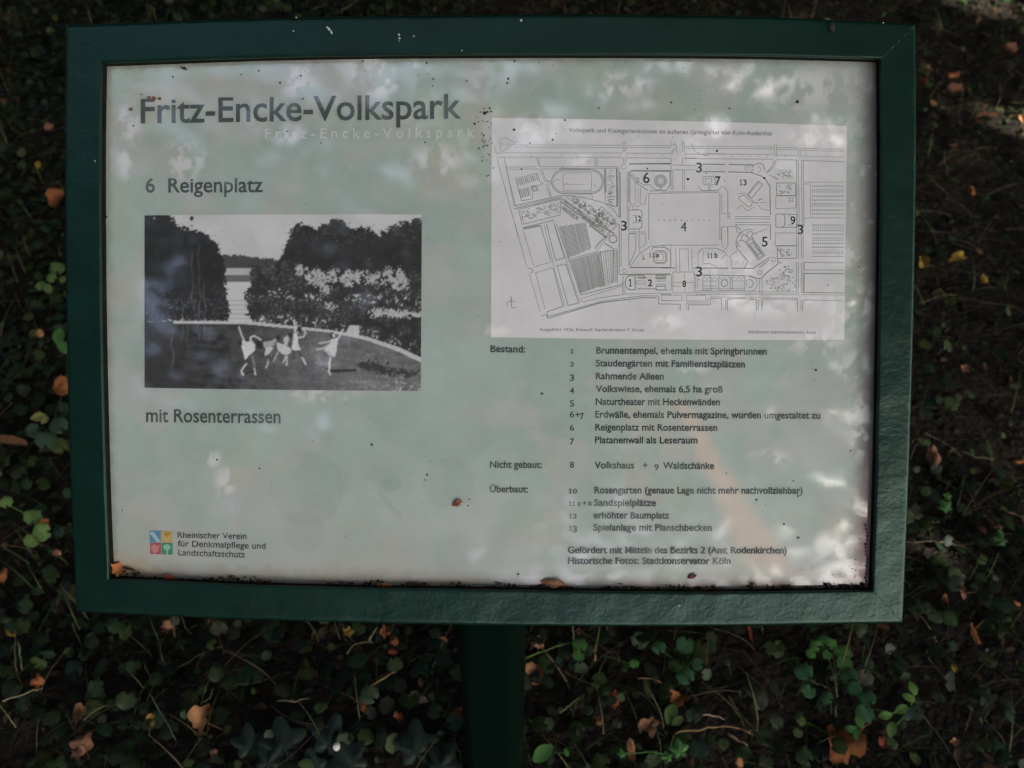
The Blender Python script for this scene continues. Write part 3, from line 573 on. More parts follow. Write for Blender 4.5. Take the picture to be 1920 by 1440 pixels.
# rows of allotment ticks at the right
for r_ in range(10):
    for c_ in range(17): 
        x = 1510 + c_*19; y = 895 + r_*35 + (r_ % 2)*6; T.line(B, [(x, y), (x + 9, y + 1)], 2.2 if r_ % 2 else 1.4)
for r_ in range(7): T.line(B, [(1505, 905 + r_*46), (1830, 907 + r_*46)], .8)
for r_ in range(11):
    for c_ in range(17): 
        x = 1510 + c_*19; y = 5 + r_*32; T.line(D, [(x, y), (x + 9, y + 1)], 2.2 if r_ % 2 else 1.4)
for r_ in range(8): T.line(D, [(1505, 15 + r_*44), (1830, 17 + r_*44)], .9)
# lower left plots (dashed hedge lines)
def dashed(L_, crop, p0, p1, w=1.3, dash=14, gap=8):
    d = math.hypot(p1[0]-p0[0], p1[1]-p0[1]); n = int(d/(dash+gap))
    for i in range(n): a = i*(dash+gap)/d; b = a + dash/d; L_.line(crop, [(p0[0]+(p1[0]-p0[0])*a, p0[1]+(p1[1]-p0[1])*a), (p0[0]+(p1[0]-p0[0])*b, p0[1]+(p1[1]-p0[1])*b)], w)
dashed(K, Cc, (350, 0), (470, 440)); K.line(Cc, [(470, 445), (520, 450), (530, 475), (500, 490)], 1.1); dashed(K, Cc, (495, 505), (610, 905)); dashed(K, Cc, (430, 60), (540, 430)); dashed(K, Cc, (555, 490), (655, 870))
K.line(Cc, [(430, 45), (605, 10), (710, 375)], 1.2); dashed(K, Cc, (540, 430), (710, 380)); dashed(K, Cc, (555, 490), (730, 435)); K.line(Cc, [(730, 435), (830, 825), (665, 880)], 1.3); K.line(Cc, [(665, 0), (755, 365), (845, 340), (745, 10)], 1.1); K.line(Cc, [(770, 415), (860, 405), (985, 790), (880, 815)], 1.2, True); T.line(Cc, [(640, 0), (740, 430), (850, 820)], 1.0)
T.line(Cc, [(745, 0), (1000, 790)], 1.0); T.line(Cc, [(765, 0), (1010, 715)], 1.2); K.line(Cc, [(670, 910), (680, 945), (1200, 790), (1640, 735), (1770, 740)], 1.3); K.line(Cc, [(665, 885), (680, 925), (1220, 775), (1620, 718), (1785, 720), (1785, 800), (1915, 800)], 1.0)
T.line(Cc, [(1010, 745), (1020, 780), (1200, 740), (1430, 705), (1425, 620), (1015, 745)], 1.0); K.line(Cc, [(1005, 710), (1420, 605), (1425, 580)], 1.2); K.line(Cc, [(610, 920), (660, 905), (680, 945)], 1)
K.line(A, [(425, 1320), (740, 1240)], 1.2); K.line(A, [(440, 1335), (600, 1300)], 1)
# tightly drawn allotment rows
for k in np.arange(0, 11, .5):
    xa, ya = 790 + k*25, 30 - k*4; xb, yb = 880 + k*22, 350 - k*9
    if k < 11: dashed(K if k % 2 else T, Cc, (xa, ya), (xb, yb), 1.8 if k % 3 else 1.1, 7, 5)
for k in np.arange(0, 13, .5):
    xa, ya = 905 + k*24, 375 - k*8; xb, yb = 1000 + k*19, 700 - k*6; dashed(K if k % 2 else T, Cc, (xa, ya), (xb, yb), 1.8 if k % 3 else 1.1, 7, 5)
for k in range(9): dashed(K if k % 2 else T, Cc, (1180 + k*24, 285 - k*3), (1235 + k*17, 640 - k*7), 2.0, 7, 6)
T.line(Cc, [(890, 355), (1160, 280)], 1.2); T.line(Cc, [(895, 372), (1120, 308)], .9); T.line(Cc, [(1160, 280), (1300, 100)]); K.line(Cc, [(1185, 280), (1340, 262), (1370, 240)], 1); K.line(Cc, [(1335, 270), (1330, 580)], 1.2); K.line(Cc, [(1368, 260), (1372, 590)], 1.2)
K.line(Cc, arc(1330, 150, 40, 0, 350), 1.6); K.line(Cc, [(1250, 195), (1340, 250)], 1.6)
for k in range(8): K.line(Cc, [(1090 + k*22, 20 + k*16), (1112 + k*22, 10 + k*16), (1104 + k*22, 30 + k*16)], 1.6)
for k in range(8): K.line(Cc, [(1170 + k*22, 2 + k*12), (1192 + k*22, 14 + k*12)], 1.8)
# places 11a, 11b, 5
T.line(Cc, [(1490, 95), (1560, 95), (1555, 260), (1490, 420), (1485, 95)], 1.0); T.line(Cc, [(1590, 95), (1590, 200), (1600, 290)], .9); T.line(Cc, [(1600, 100), (1655, 100), (1660, 200), (1600, 240)], .9); T.line(Cc, [(1500, 430), (1590, 300), (1700, 225), (1915, 210)], 1.1); K.line(Cc, [(1500, 435), (1905, 436)], 1.8); T.line(Cc, [(1905, 240), (1905, 430)])
for r, w in ((68, 1.2), (55, 1.5), (35, .9)): T.line(Cc, [(1800 + x, 335 + y) for x, y in ((-r, -r*.6), (-r*.6, -r), (r*.6, -r), (r, -r*.6), (r, r*.6), (r*.6, r*.9), (-r*.6, r*.9), (-r, r*.6))], w, True)
K.line(Cc, arc(1636, 350, 9, 0, 350, 8), 1.3); K.line(Cc, [(1620, 300), (1636, 340)], 1); T.line(Cc, [(1710, 265), (1730, 235), (1850, 230), (1885, 265)], 1.2)
K.line(Cc, [(1395, 505), (1905, 500)], 1.5); K.line(D, [(0, 440), (140, 440)], 1.5); K.line(D, [(320, 440), (670, 442)], 1.5); K.line(D, [(700, 442), (920, 444), (1085, 330)], 1.3); K.line(D, [(975, 440), (1080, 355)], 1.3); T.line(D, [(320, 505), (560, 512), (700, 515), (880, 522)], 1.0)
T.line(D, arc(1118, 355, 22, 0, 350)); T.line(D, arc(985, 485, 20, 0, 350)); K.line(D, [(880, 522), (960, 545), (1000, 545), (1040, 500), (1165, 400), (1165, 340), (1160, 330)], 1.4)
T.line(D, [(0, 212), (575, 212)], 1); T.line(D, [(0, 235), (60, 240), (95, 290), (95, 435)], 1)
for x in (145, 182, 268, 305): T.line(D, [(x, 245), (x + 3, 470)], .9)
T.line(D, [(185, 250), (265, 250)], .8); T.line(D, [(380, 270), (420, 240), (560, 245), (650, 290), (600, 350)], 1); T.line(D, [(370, 420), (365, 300), (400, 250)], .9); T.line(D, [(420, 400), (480, 395), (560, 430)], 1); T.line(D, [(420, 270), (415, 380)], .8)
T.line(D, [(600, 30), (605, 200), (620, 240)], .9); T.line(D, [(665, 30), (665, 220), (600, 300)], .9)
def rotp(pts, cx, cy, a): c, s = math.cos(math.radians(a)), math.sin(math.radians(a)); return [(cx + x*c - y*s, cy + x*s + y*c) for x, y in pts]
for a_, b_ in ((70, 120), (52, 104), (34, 70)): K.line(D, rotp([(-a_*.6, -b_), (a_*.6, -b_), (a_*.6, b_*.9), (-a_*.6, b_*.9)], 940, 250, -36), .9, True)
for k in range(6): T.line(D, rotp([(-30, -70 + k*26), (30, -70 + k*26)], 940, 250, -36), 1.2)
for k in range(6): x, y = rotp([(-20 + (k % 2)*40, 20 + (k//2)*26)], 940, 250, -36)[0]; K.line(D, [(x, y), (x+8, y+6)], 2)
for cx_, cy_, r_ in ((800, 195, 34), (830, 140, 30), (890, 110, 34), (930, 120, 26)): T.line(D, arc(cx_, cy_, r_, 100, 330, 8), 1.2)
T.line(D, arc(880, 190, 135, 150, 290, 12), 1.0); T.line(D, [(680, 320), (770, 260), (870, 370), (830, 440)], .9); T.line(D, [(700, 440), (700, 350), (680, 320)], .9); T.line(D, [(780, 260), (850, 370)], .9); T.line(D, [(940, 90), (1060, 50)], .9); T.line(D, [(740, 0), (800, 80), (750, 150), (760, 250)], .9)
# buildings strip 1, 2, 8
T.line(Cc, [(1430, 520), (1430, 705), (1450, 700), (1455, 560)], 1); T.line(Cc, arc(1505, 585, 55, 90, 270, 10, 70), 1.5); K.line(Cc, [(1480, 520), (1550, 515), (1552, 660), (1480, 655)], 1.4); K.line(Cc, [(1560, 512), (1640, 512), (1640, 545)], 1.3); K.line(Cc, [(1760, 512), (1855, 512), (1855, 548), (1760, 548)], 1.4, True); K.line(Cc, [(1760, 622), (1855, 622), (1855, 660), (1760, 660)], 1.4, True); T.line(Cc, [(1565, 570), (1650, 570), (1650, 600), (1565, 600)], .8, True); T.line(Cc, [(1755, 570), (1860, 570)], 1); T.line(Cc, [(1755, 602), (1860, 602)], 1)
for k in range(18): T.line(Cc, [(1565 + k*5, 525 + (k % 4)*7), (1578 + k*5, 530 + (k % 3)*8)], 1.4); T.line(Cc, [(1570 + k*10, 640 + (k % 3)*8), (1582 + k*10, 645)], 1.4); T.line(Cc, [(1770 + k*4.5, 522 + (k % 3)*8), (1776 + k*4.5, 540)], 1.0)
T.line(Cc, [(1450, 700), (1915, 690)], 1); T.line(Cc, [(1815, 705), (1915, 705)], 1); T.line(Cc, [(1815, 705), (1818, 765), (1915, 765)], .9)
T.line(D, [(0, 510), (100, 510), (100, 660), (0, 660)], 1.0); T.line(D, [(115, 480), (330, 480), (330, 690), (115, 690)], .9, True); T.line(D, [(115, 585), (330, 585)], .8); T.line(D, [(230, 490), (235, 690)], .7); T.line(D, [(115, 620), (200, 625)], .8)
for x0_, x1_ in ((415, 495), (575, 690), (710, 830)): K.line(D, [(x0_, 515), (x1_, 517), (x1_, 665), (x0_, 665)], .8, True)
for k in range(26): T.line(D, [(425 + k*16, 530 + (k % 3)*9), (436 + k*16, 534 + (k % 3)*9)], 1.4); T.line(D, [(425 + k*16, 640 + (k % 3)*7), (436 + k*16, 644)], 1.5)
T.line(D, arc(632, 590, 34, 0, 350), 1.8); T.line(D, [(420, 570), (560, 570)], .8); T.line(D, [(420, 620), (560, 620)], .8); T.line(D, [(700, 570), (840, 570)], .8); T.line(D, arc(880, 595, 40, -100, 100), 1.4); T.line(D, arc(880, 595, 78, -90, 90), 1.0); T.line(D, [(850, 560), (850, 625)], .8)
T.line(D, [(345, 510), (345, 650)]); T.line(D, [(365, 520), (365, 645)], .8)
for y, x1_ in ((670, 1350), (688, 1380), (705, 1380)): T.line(D, [(340, y), (x1_, y + 4)], 1)
T.line(D, [(980, 545), (985, 690)]); T.line(D, [(1005, 545), (1010, 690)])
K.line(D, [(1430, 385), (1830, 388)], 1); T.line(D, [(1430, 385), (1430, 460), (1830, 462)], 1.3); K.line(D, [(1425, 495), (1830, 497)], 1.6); K.line(D, [(1430, 500), (1425, 685), (1835, 690)], 1.4); T.line(D, [(1400, 705), (1830, 712)], .9)
# lowest street with its side roads
T.line(D, [(0, 712), (205, 712), (205, 768), (0, 768)], .9); T.line(D, [(250, 712), (445, 714), (445, 772), (250, 770)], .9, True); K.line(D, [(0, 800), (190, 802), (192, 865)], .9); K.line(D, [(270, 865), (272, 808), (490, 808), (490, 745), (600, 745), (605, 865)], .9); T.line(D, [(175, 815), (175, 860)], .8); T.line(D, [(255, 860), (255, 790), (465, 790), (465, 735)], .8)
K.line(D, [(660, 865), (660, 750), (850, 745)], 1.2); K.line(D, [(875, 750), (950, 752), (952, 870)], 1.2); K.line(D, [(1005, 865), (1010, 750), (1360, 752), (1362, 875)], 1.2); K.line(D, [(1412, 875), (1415, 758), (1810, 768)], 1.1); T.line(D, [(640, 860), (642, 760)], .9); T.line(D, [(970, 865), (970, 755)], .9); T.line(D, [(1395, 870), (1395, 760)], .9); T.line(D, [(490, 728), (850, 735)], .9); T.line(D, [(880, 732), (1360, 738)], .9)
# compass mark
K.line(Cc, [(312, 725), (314, 825)], 1.6); K.line(Cc, [(265, 790), (300, 770), (350, 775)], 1.0); T.line(Cc, [(280, 825), (265, 795)], 1.2); K.line(Cc, [(315, 835), (365, 838)], 1.2)
for k in range(9): T.line(A, [(1300 + k*88 - 175, 588), (1306 + k*88 - 175, 596)], 1.3)
for k in range(8): T.line(B, [(620 + k*87, 600), (630 + k*87, 607)], 1.5)
T.build('map_line_drawing', M_line, board, .0007)
K.build('map_line_drawing', M_line_dark, board, .0008)

# ------------------------------------------------------------------ lettering
def text_obj(s, offset):
    c = bpy.data.curves.new('tmp', 'FONT'); c.body = s; c.offset = offset; c.resolution_u = 3; c.fill_mode = 'FRONT'; c.size = 1.0
    o = bpy.data.objects.new('tmp', c); COL.objects.link(o); return o
jobs = []
def text(name, s, x0, y0, x1, y1, cap, m=None, off=.010, d=.0006, xh=True, ref='H'): jobs.append((name, s, x0, y0, x1, y1, cap, m or M_ink, off, d, xh))
def xmap(y, capg, xg):                                            # taller x-height than the stock face
    t = xg*1.10
    return np.where(y < 0, y, np.where(y < xg, y*t/xg, t + (y-xg)*(capg - t)/(capg - xg)))
text('title_lettering', 'Fritz-Encke-Volkspark', 264, 231, 865, 221.5, 45, off=.012)
text('ghost_lettering', 'F r i t z - E n c k e - V o l k s p a r k', 497, 260, 889, 257, 18, M_ghost, off=.006)
text('heading_lettering', '6  Reigenplatz', 273, 361, 493, 360, 26, off=.014)
text('heading_lettering', 'mit Rosenterrassen', 274, 791, 526, 793.5, 24, off=.014)
for s, x0, y0, x1, y1 in [('Bestand:', 919.5, 660, 985, 661), ('Brunnentempel, ehemals mit Springbrunnen', 1118, 663, 1438, 665), ('Staudengärten mit Familiensitzplätzen', 1117, 687, 1397, 689),
        ('Rahmende Alleen', 1117, 711, 1245, 712), ('Volkswiese, ehemals 6,5 ha groß', 1117, 735, 1355, 736), ('Naturtheater mit Heckenwänden', 1117, 759, 1350, 760),
        ('Erdwälle, ehemals Pulvermagazine, wurden umgestaltet zu', 1116, 783, 1538, 785), ('Reigenplatz mit Rosenterrassen', 1116, 807, 1345, 808), ('Platanenwall als Leseraum', 1115.5, 831, 1308, 831.5),
        ('Nicht gebaut:', 918.5, 877, 1016, 877.5), ('Volkshaus', 1114.5, 878, 1189, 878.5), ('+', 1206, 878.5, 1214, 878.5), ('Waldschänke', 1243, 879, 1339, 879.5), ('Überbaut:', 918.5, 923, 990, 923.5),
        ('Rosengarten (genaue Lage nicht mehr nachvollziehbar)', 1114.5, 925, 1505, 926), ('Sandspielplätze', 1114, 948.5, 1230, 949), ('erhöhter Baumplatz', 1113, 972, 1255, 972.5), ('Spielanlage mit Planschbecken', 1112.5, 995, 1335, 995.5)]:
    text('text_line', s, x0, y0, x1, y1, 12.2, off=.022)
text('text_line', 'a + b', 1083, 948, 1109.5, 948, 9)
for dx_, dd_ in ((0, .0006), (1.2, .00068)):
    text('text_line', 'Gefördert mit Mitteln des Bezirks 2 (Amt Rodenkirchen)', 1064.6+dx_, 1037.5, 1474.2+dx_, 1038, 12.5, off=.010, d=dd_)
    text('text_line', 'Historische Fotos: Stadtkonservator Köln', 1064.6+dx_, 1057.5, 1369.2+dx_, 1058, 12.5, off=.010, d=dd_)
for s, x0, y0, x1, y1 in [('Rheinischer Verein', 333, 1008.5, 462, 1011), ('für Denkmalpflege und', 333.5, 1024.5, 498, 1029.5), ('Landschaftsschutz', 334.5, 1041.5, 459.5, 1045.5)]:
    text('logo_lettering', s, x0, y0, x1, y1, 11, M_ink_black, off=.004)
text('map_lettering', 'Volkspark und Kleingartenkolonie im äußeren Grüngürtel von Köln-Raderthal', 1066, 247.5, 1447, 254, 7.5, M_ink_faint, off=.012)
text('map_lettering', 'Ausgeführt 1926, Entwurf: Gartendirektor F. Encke', 1011, 620.5, 1208, 621.5, 5.5, M_ink_faint, off=.012)
text('map_lettering', 'Städtische Gartendirektion, Köln', 1403, 625, 1530, 626, 5.5, M_ink_faint, off=.012)
# old-style figures: 0 1 2 stand at x-height, 3 4 5 7 9 hang below the line
def figs(name, s, x0, y, w, xh, off=.012, gap=1.0, m=None):
    x = x0
    for ch in s:
        cap = xh*1.36; yy = y; hh = cap
        if ch in '012': hh = xh
        elif ch in '34579': yy = y + (cap-xh)*.9
        jobs.append((name, ch, x, yy, x + w, yy, hh, m or M_ink, off, .0006, False)); x += w + gap
for y, s in ((663, '1'), (687, '2'), (711, '3'), (735.5, '4'), (759.5, '5'), (807.5, '6'), (831, '7'), (877, '8')): figs('list_number', s, 1070 if s == '1' else 1068.5, y, 5.5 if s == '1' else 8, 8.6)
figs('list_number', '6', 1068.5, 782.5, 8, 8.6); text('list_number', '+', 1079, 783, 1087, 783, 11, off=.02); figs('list_number', '7', 1088, 783, 6.5, 8.2, off=.03)
figs('list_number', '9', 1227, 879, 8, 8.6)
for y, s in ((925, '10'), (972, '12'), (995, '13')): figs('list_number', '1', 1067, y, 5.5, 8.6); figs('list_number', s[1], 1074, y, 8, 8.6)
figs('list_number', '11', 1067, 948.5, 5.2, 8.6, gap=1.2)
def mapnum(s, cx, cy, h, off=.012):
    w = h*.60; n = len(s); x = cx - (w*n + (n-1)*h*.06)/2
    for ch in s: off = 0 if ch == '4' else off; jobs.append(('map_number', ch, x + (w*.18 if ch == '1' else 0), cy + h/2, x + w*(.82 if ch == '1' else 1), cy + h/2, h, M_ink, off, .001, False)); x += w*1.1
for s, cx, cy, h in [('6', 1212, 333, 20), ('7', 1346, 339, 17), ('3', 1311, 314, 18), ('13', 1393, 342, 11), ('4', 1282, 425, 18), ('12', 1196, 410, 9.5), ('3', 1170, 423, 18), ('9', 1487, 413, 15), ('3', 1501, 430, 17), ('5', 1434, 453, 18), ('3', 1311, 509, 18), ('8', 1283, 532, 12)]: mapnum(s, cx, cy, h)
mapnum('1', 1182, 530, 14, .03); mapnum('2', 1219, 530, 13, .03)
mapnum('11', 1222, 478, 9); text('map_number', 'a', 1229, 482.5, 1236, 482.5, 9, d=.001); mapnum('11', 1331, 479, 9); text('map_number', 'b', 1340, 483.5, 1346, 483.5, 9.5, d=.001)
tmp = [text_obj(j[1], j[8]) for j in jobs]; ref = text_obj('H', 0); refx = text_obj('x', 0)
bpy.context.view_layer.update(); dg = bpy.context.evaluated_depsgraph_get()
def vof(o):
    me = bpy.data.meshes.new_from_object(o.evaluated_get(dg)); v = np.zeros(len(me.vertices)*3); me.vertices.foreach_get('co', v); f = [tuple(p.vertices) for p in me.polygons]; bpy.data.meshes.remove(me); return v.reshape(-1, 3), f
capg = vof(ref)[0][:, 1].max(); xg = vof(refx)[0][:, 1].max()
ONE = np.array([(.30, 0), (.70, 0), (.70, 1), (.42, 1), (.0, .80), (.06, .68), (.30, .80)]); 
for (name, s, x0, y0, x1, y1, cap, m, off, d, xh), o in zip(jobs, tmp):
    if s == '1':
        v = np.array([(.36, 0), (.36, .78), (.04, .70), (.0, .80), (.44, 1), (.66, 1), (.66, 0), (1, 0), (1, -.0), (1, .13), (0, .13), (0, 0)]); v2 = [(.36, .0), (.66, .0), (.66, 1), (.44, 1), (.0, .84), (.05, .70), (.36, .80), (0, 0), (1, 0), (1, .12), (0, .12)]
        q = np.array(v2); fx_ = x0 + q[:, 0]*(x1-x0); fy_ = y0 - q[:, 1]*cap
        mesh(name, P(fx_, fy_, d), [(6, 5, 4, 3, 2, 1, 0), (10, 9, 8, 7)], m, board); continue
    v, f = vof(o)
    if not len(v): continue
    a, b = v[:, 0].min(), v[:, 0].max(); t = (v[:, 0]-a)/(b-a)
    if s.isdigit() and len(s) == 1: yy = v[:, 1]/v[:, 1].max()*cap
    elif s == '+': yy = v[:, 1]/capg*cap
    else: yy = (xmap(v[:, 1], capg, xg) if xh else v[:, 1])/capg*cap
    o2 = mesh(name, P(x0 + t*(x1-x0), y0 + t*(y1-y0) - yy, d), [g[::-1] for g in f], m, board)
    if len(s) > 3 and m is not M_ghost: o2['label'] = 'lettering reading ' + s
for o in tmp + [ref, refx]: c = o.data; bpy.data.objects.remove(o); bpy.data.curves.remove(c)

# coloured emblem: four squares
def flat(name, pts, colr, parent, d=.0006, m=None):
    pts = np.array(pts, float); m = m or mat('print colour ' + name, colr, .5, **CO)
    return mesh(name, P(pts[:, 0], pts[:, 1], d), [tuple(range(len(pts)))[::-1]], m, parent)
E0 = (280.5, 994.5)
flat('emblem_square', [(280.5, 995), (301.5, 995.5), (301.5, 1016.5), (281, 1016.5)], (.09, .25, .38), board)
flat('emblem_square', [(302.5, 995.5), (323, 996), (323.5, 1017.5), (302.5, 1017)], (.50, .36, .14), board)
flat('emblem_square', [(281, 1018), (301.5, 1018), (302, 1039.5), (281.5, 1038.5)], (.36, .10, .12), board)
flat('emblem_square', [(302.7, 1018), (323.7, 1018.5), (323.7, 1040), (303, 1039.5)], (.05, .25, .15), board)
flat('emblem_river', [(282, 997), (288, 997), (293, 1004), (301, 1016), (294, 1016), (287, 1007), (281, 1001)], (.35, .48, .55), board, .0009)
flat('emblem_roof', [(305, 999), (321, 999), (313, 1008)], (.38, .24, .06), board, .0009)
flat('emblem_figure', [(283, 1024), (290, 1019.5), (294, 1024), (300, 1021), (296, 1034), (290, 1038), (284, 1032)], (.52, .22, .22), board, .0009)
flat('emblem_tree', [(313 + 7*math.cos(a), 1026 + 6*math.sin(a)) for a in np.linspace(0, 6.283, 17)[:-1]], (.25, .48, .36), board, .0009)
flat('emblem_tree', [(312, 1030), (315, 1030), (315, 1040), (312, 1040)], (.25, .48, .36), board, .0009)

# ------------------------------------------------------------------ specks, crumbs and droppings on the sign
Vs = []; Fs = []; Cs = []
def speck(px, py, r, colr, d=.0012, el=1.0, rot=0.0, plane=0.0):
    k = 7; i = len(Vs); q = np.random.default_rng(len(Vs)+1)
    c0 = P(px, py, plane + d + r/FPX*.5); Vs.append(c0); Cs.append(colr)
    for a in np.linspace(0, 6.283, k+1)[:-1]:
        rr_ = r*q.uniform(.7, 1.25); x = rr_*math.cos(a); y = rr_*el*math.sin(a)
        Vs.append(P(px + x*math.cos(rot) - y*math.sin(rot), py + x*math.sin(rot) + y*math.cos(rot), plane + d*.7)); Cs.append(colr)
    for j in range(k): Fs.append((i, i+1+j, i+1+(j+1) % k))
dk = (.03, .028, .024)
for px, py, r in [(345, 128, 3.2), (324, 144, 1.6), (485, 133, 2), (452, 140, 1.7), (525, 155, 2), (564, 142, 1.9), (568, 185, 1.8), (538, 246, 1.6), (602, 268, 1.6), (680, 115, 1.8), (800, 118, 2), (812, 148, 1.6), (811, 161, 1.6), (875, 152, 1.8),
                  (953, 148, 2.4), (951, 156, 2.0), (965, 115, 1.7), (797, 267, 1.8), (909, 212, 3.6), (914, 210, 2), (918, 203, 2), (921, 209, 1.8), (890, 232, 2.4), (913, 228, 1.6), (897, 228, 1.3), (964, 243, 2.6), (907, 254, 1.8), (907, 274, 1.5), (898, 278, 1.8),
                  (917, 290, 1.8), (913, 330, 1.6), (1059, 225, 1.8), (1036, 262, 1.7), (994, 268, 1.6), (1123, 203, 1.5), (1344, 283, 2.2), (1290, 336, 2.6), (1433, 334, 2.4), (1495, 191, 2.8), (1368, 203, 1.7), (1259, 192, 1.7), (1214, 316, 1.5), (978, 317, 1.6),
                  (407, 862, 2), (487, 878, 1.8), (697, 834, 2.6), (1016, 738, 2.6), (1530, 694, 2.6), (972, 1077, 2), (1419, 937, 1.9), (1470, 983, 2.0), (1497, 1008, 2.6), (1496, 930, 1.8), (1488, 902, 1.6), (1362, 887, 1.5), (1595, 845, 1.6), (300, 407, 1.6), (200, 407, 2), (250, 236, 1.8), (265, 177, 1.6),
                  (877, 948, 1.6), (880, 936, 1.5), (801, 890, 2), (797, 900, 1.4), (229, 957, 1.5), (1552, 535, 1.4), (1610, 500, 1.5)]:
    speck(px, py, r, dk)
for px, py, r in [(289, 184, 4.2), (280, 183, 3.4), (299, 185, 3.4), (245, 205, 3.6), (349, 130, 2.4), (340, 127, 2.4)]: speck(px, py, r, (.18, .09, .06))
q = np.random.default_rng(21)
for i in range(170): speck(q.uniform(205, 1620), 115 + 960*q.random()**1.7, q.uniform(.5, 1.1), (.07, .065, .06))
for i in range(34): speck(1618 - abs(q.normal(0, 50)), 1098 - abs(q.normal(0, 50)), q.uniform(.5, 1.2), (.09, .06, .05))
for i in range(26): speck(q.uniform(900, 925), q.uniform(200, 330), q.uniform(.7, 1.4), dk)
o = mesh('grime_specks', np.array(Vs), np.array(Fs), M_crumb, col=np.array(Cs)); tag(o, kind='stuff')
Vs.clear(); Fs.clear(); Cs.clear()
# rotten crumbs that gathered along the lower inner edge
xs = q.uniform(205, 1630, 1300)
heapx = np.array([420, 460, 640, 700, 780, 850, 930, 1010, 1160, 1250, 1290, 1330, 1420, 1460, 1600, 1560, 220, 240])
hh_ = 3 + 8*vn(xs/28, xs*0+3)**1.5 + 9*np.exp(-((xs[:, None]-heapx[None])/22)**2).sum(1)
by_ = np.interp(xs, [204, 520, 900, 1300, 1636], [1085, 1099, 1106, 1111, 1107])
for x, h, b_ in zip(xs, hh_, by_):
    y = b_ + 6 - (q.random()**1.3)*(h + 6); cc = [(.035, .023, .016), (.055, .030, .018), (.10, .055, .03), (.018, .014, .011), (.06, .06, .025)][q.choice(5, p=[.34, .28, .14, .18, .06])]
    speck(x, y, q.uniform(1.6, 4.2), cc, q.uniform(.001, .006), q.uniform(.35, .9), q.uniform(-.6, .6))
for y in np.arange(985, 1105, 7): speck(1625 + q.normal(0, 1.5) - (y-940)*.006, y, q.uniform(1.2, 2.6), (.06, .022, .022), .002)
o = mesh('rotten_crumbs', np.array(Vs), np.array(Fs), M_crumb, col=np.array(Cs)); tag(o, kind='stuff')
Vs.clear(); Fs.clear(); Cs.clear()
def droplet(specs, label):
    for s_ in specs: speck(*s_[:3], (.45, .50, .47), .0004, s_[3], s_[4], FD)
    o = mesh('bird_dropping', np.array(Vs), np.array(Fs), M_white); tag(o, label, 'bird dropping', 'small pale droppings on the green frame'); Vs.clear(); Fs.clear(); Cs.clear()
droplet([(616, 54, 4, .6, .9), (621, 60, 4, .4, 1.2), (613, 51, 2, 1, 0)], 'pale arrow shaped dropping on the top rail of the green frame')
droplet([(748, 65, 2.4, .8, 1.5), (749, 72, 2, 1, 0), (748, 77, 1.3, 1, 0)], 'thin broken dropping streak on the top rail, above the letters of the title')
droplet([(977, 38, 2.2, 1, 0)], 'tiny round dropping at the middle of the top rail')
droplet([(550, 58, 1.5, 1, 0), (776, 68, 1.6, 1, 0), (555, 33, 1.6, 1, 0), (1656, 43, 1.6, 1, 0), (178, 302, 1.4, 1, 0), (866, 95, 1.2, 1, 0), (1274, 1136, 1.7, 1, 0)], 'scattered pinhead sized pale flecks spread over the frame rails')
_o = [o_ for o_ in bpy.data.objects if o_.name.startswith('bird_dropping')][-1]; _o.name = 'paint_flecks'; _o['kind'] = 'stuff'
for k_ in ('label', 'category', 'group'): del _o[k_]
# small things lying on the sign
def blob(name, px, py, r, colr, label, cat, plane=0.0, stretch=1.6, rot=.6, material=None):
    V = []; k = 9; q = np.random.default_rng(int(px)); n = 6
    c = P(px, py, plane + r/FPX*1.08*.5)
    ax = (P(px+1, py, plane)-P(px, py, plane)); ay = (P(px, py-1, plane)-P(px, py, plane)); ax /= np.linalg.norm(ax); ay /= np.linalg.norm(ay)
    e1 = ax*math.cos(rot) + ay*math.sin(rot); e2 = -ax*math.sin(rot) + ay*math.cos(rot); R_ = r/FPX*1.08
    for i in range(n):
        th = math.pi*i/(n-1)
        for j in range(k):
            a = 6.283*j/k; rr_ = R_*q.uniform(.7, 1.2)
            V.append(c + e1*rr_*math.cos(th)*stretch + e2*rr_*math.sin(th)*math.cos(a) + PN*rr_*.6*math.sin(th)*math.sin(a))
    F = [(i*k+j, i*k+(j+1) % k, (i+1)*k+(j+1) % k, (i+1)*k+j) for i in range(n-1) for j in range(k)]
    legs = []
    for j in range(6):
        a = q.uniform(0, 6.283); i0 = len(V); d = e1*math.cos(a) + e2*math.sin(a); s = np.cross(d, PN)*R_*.12
        V += [c + d*R_*.5 - s, c + d*R_*.5 + s, c + d*R_*q.uniform(1.4, 1.9) + s*.3 + PN*R_*.3, c + d*R_*1.5 - s*.3]; F.append((i0, i0+1, i0+2, i0+3))
    o = mesh(name, np.array(V), F, material or mat('husk ' + label[:8], colr, .7, var=.4, vscale=300)); tag(o, label, cat); return o
blob('seed_husk', 857, 943, 6, (.20, .07, .03), 'curled rusty brown husk lying on the board below the empty round stain', 'seed husk')
blob('dead_insect', 1298, 1081, 5, (.10, .03, .04), 'dark reddish dead insect on the board under the last printed line', 'dead insect', rot=.3)
blob('dead_insect', 1560, 49, 6, (.01, .01, .012), 'black insect clinging to the right end of the top frame rail', 'dead insect', plane=FD, rot=1.4)

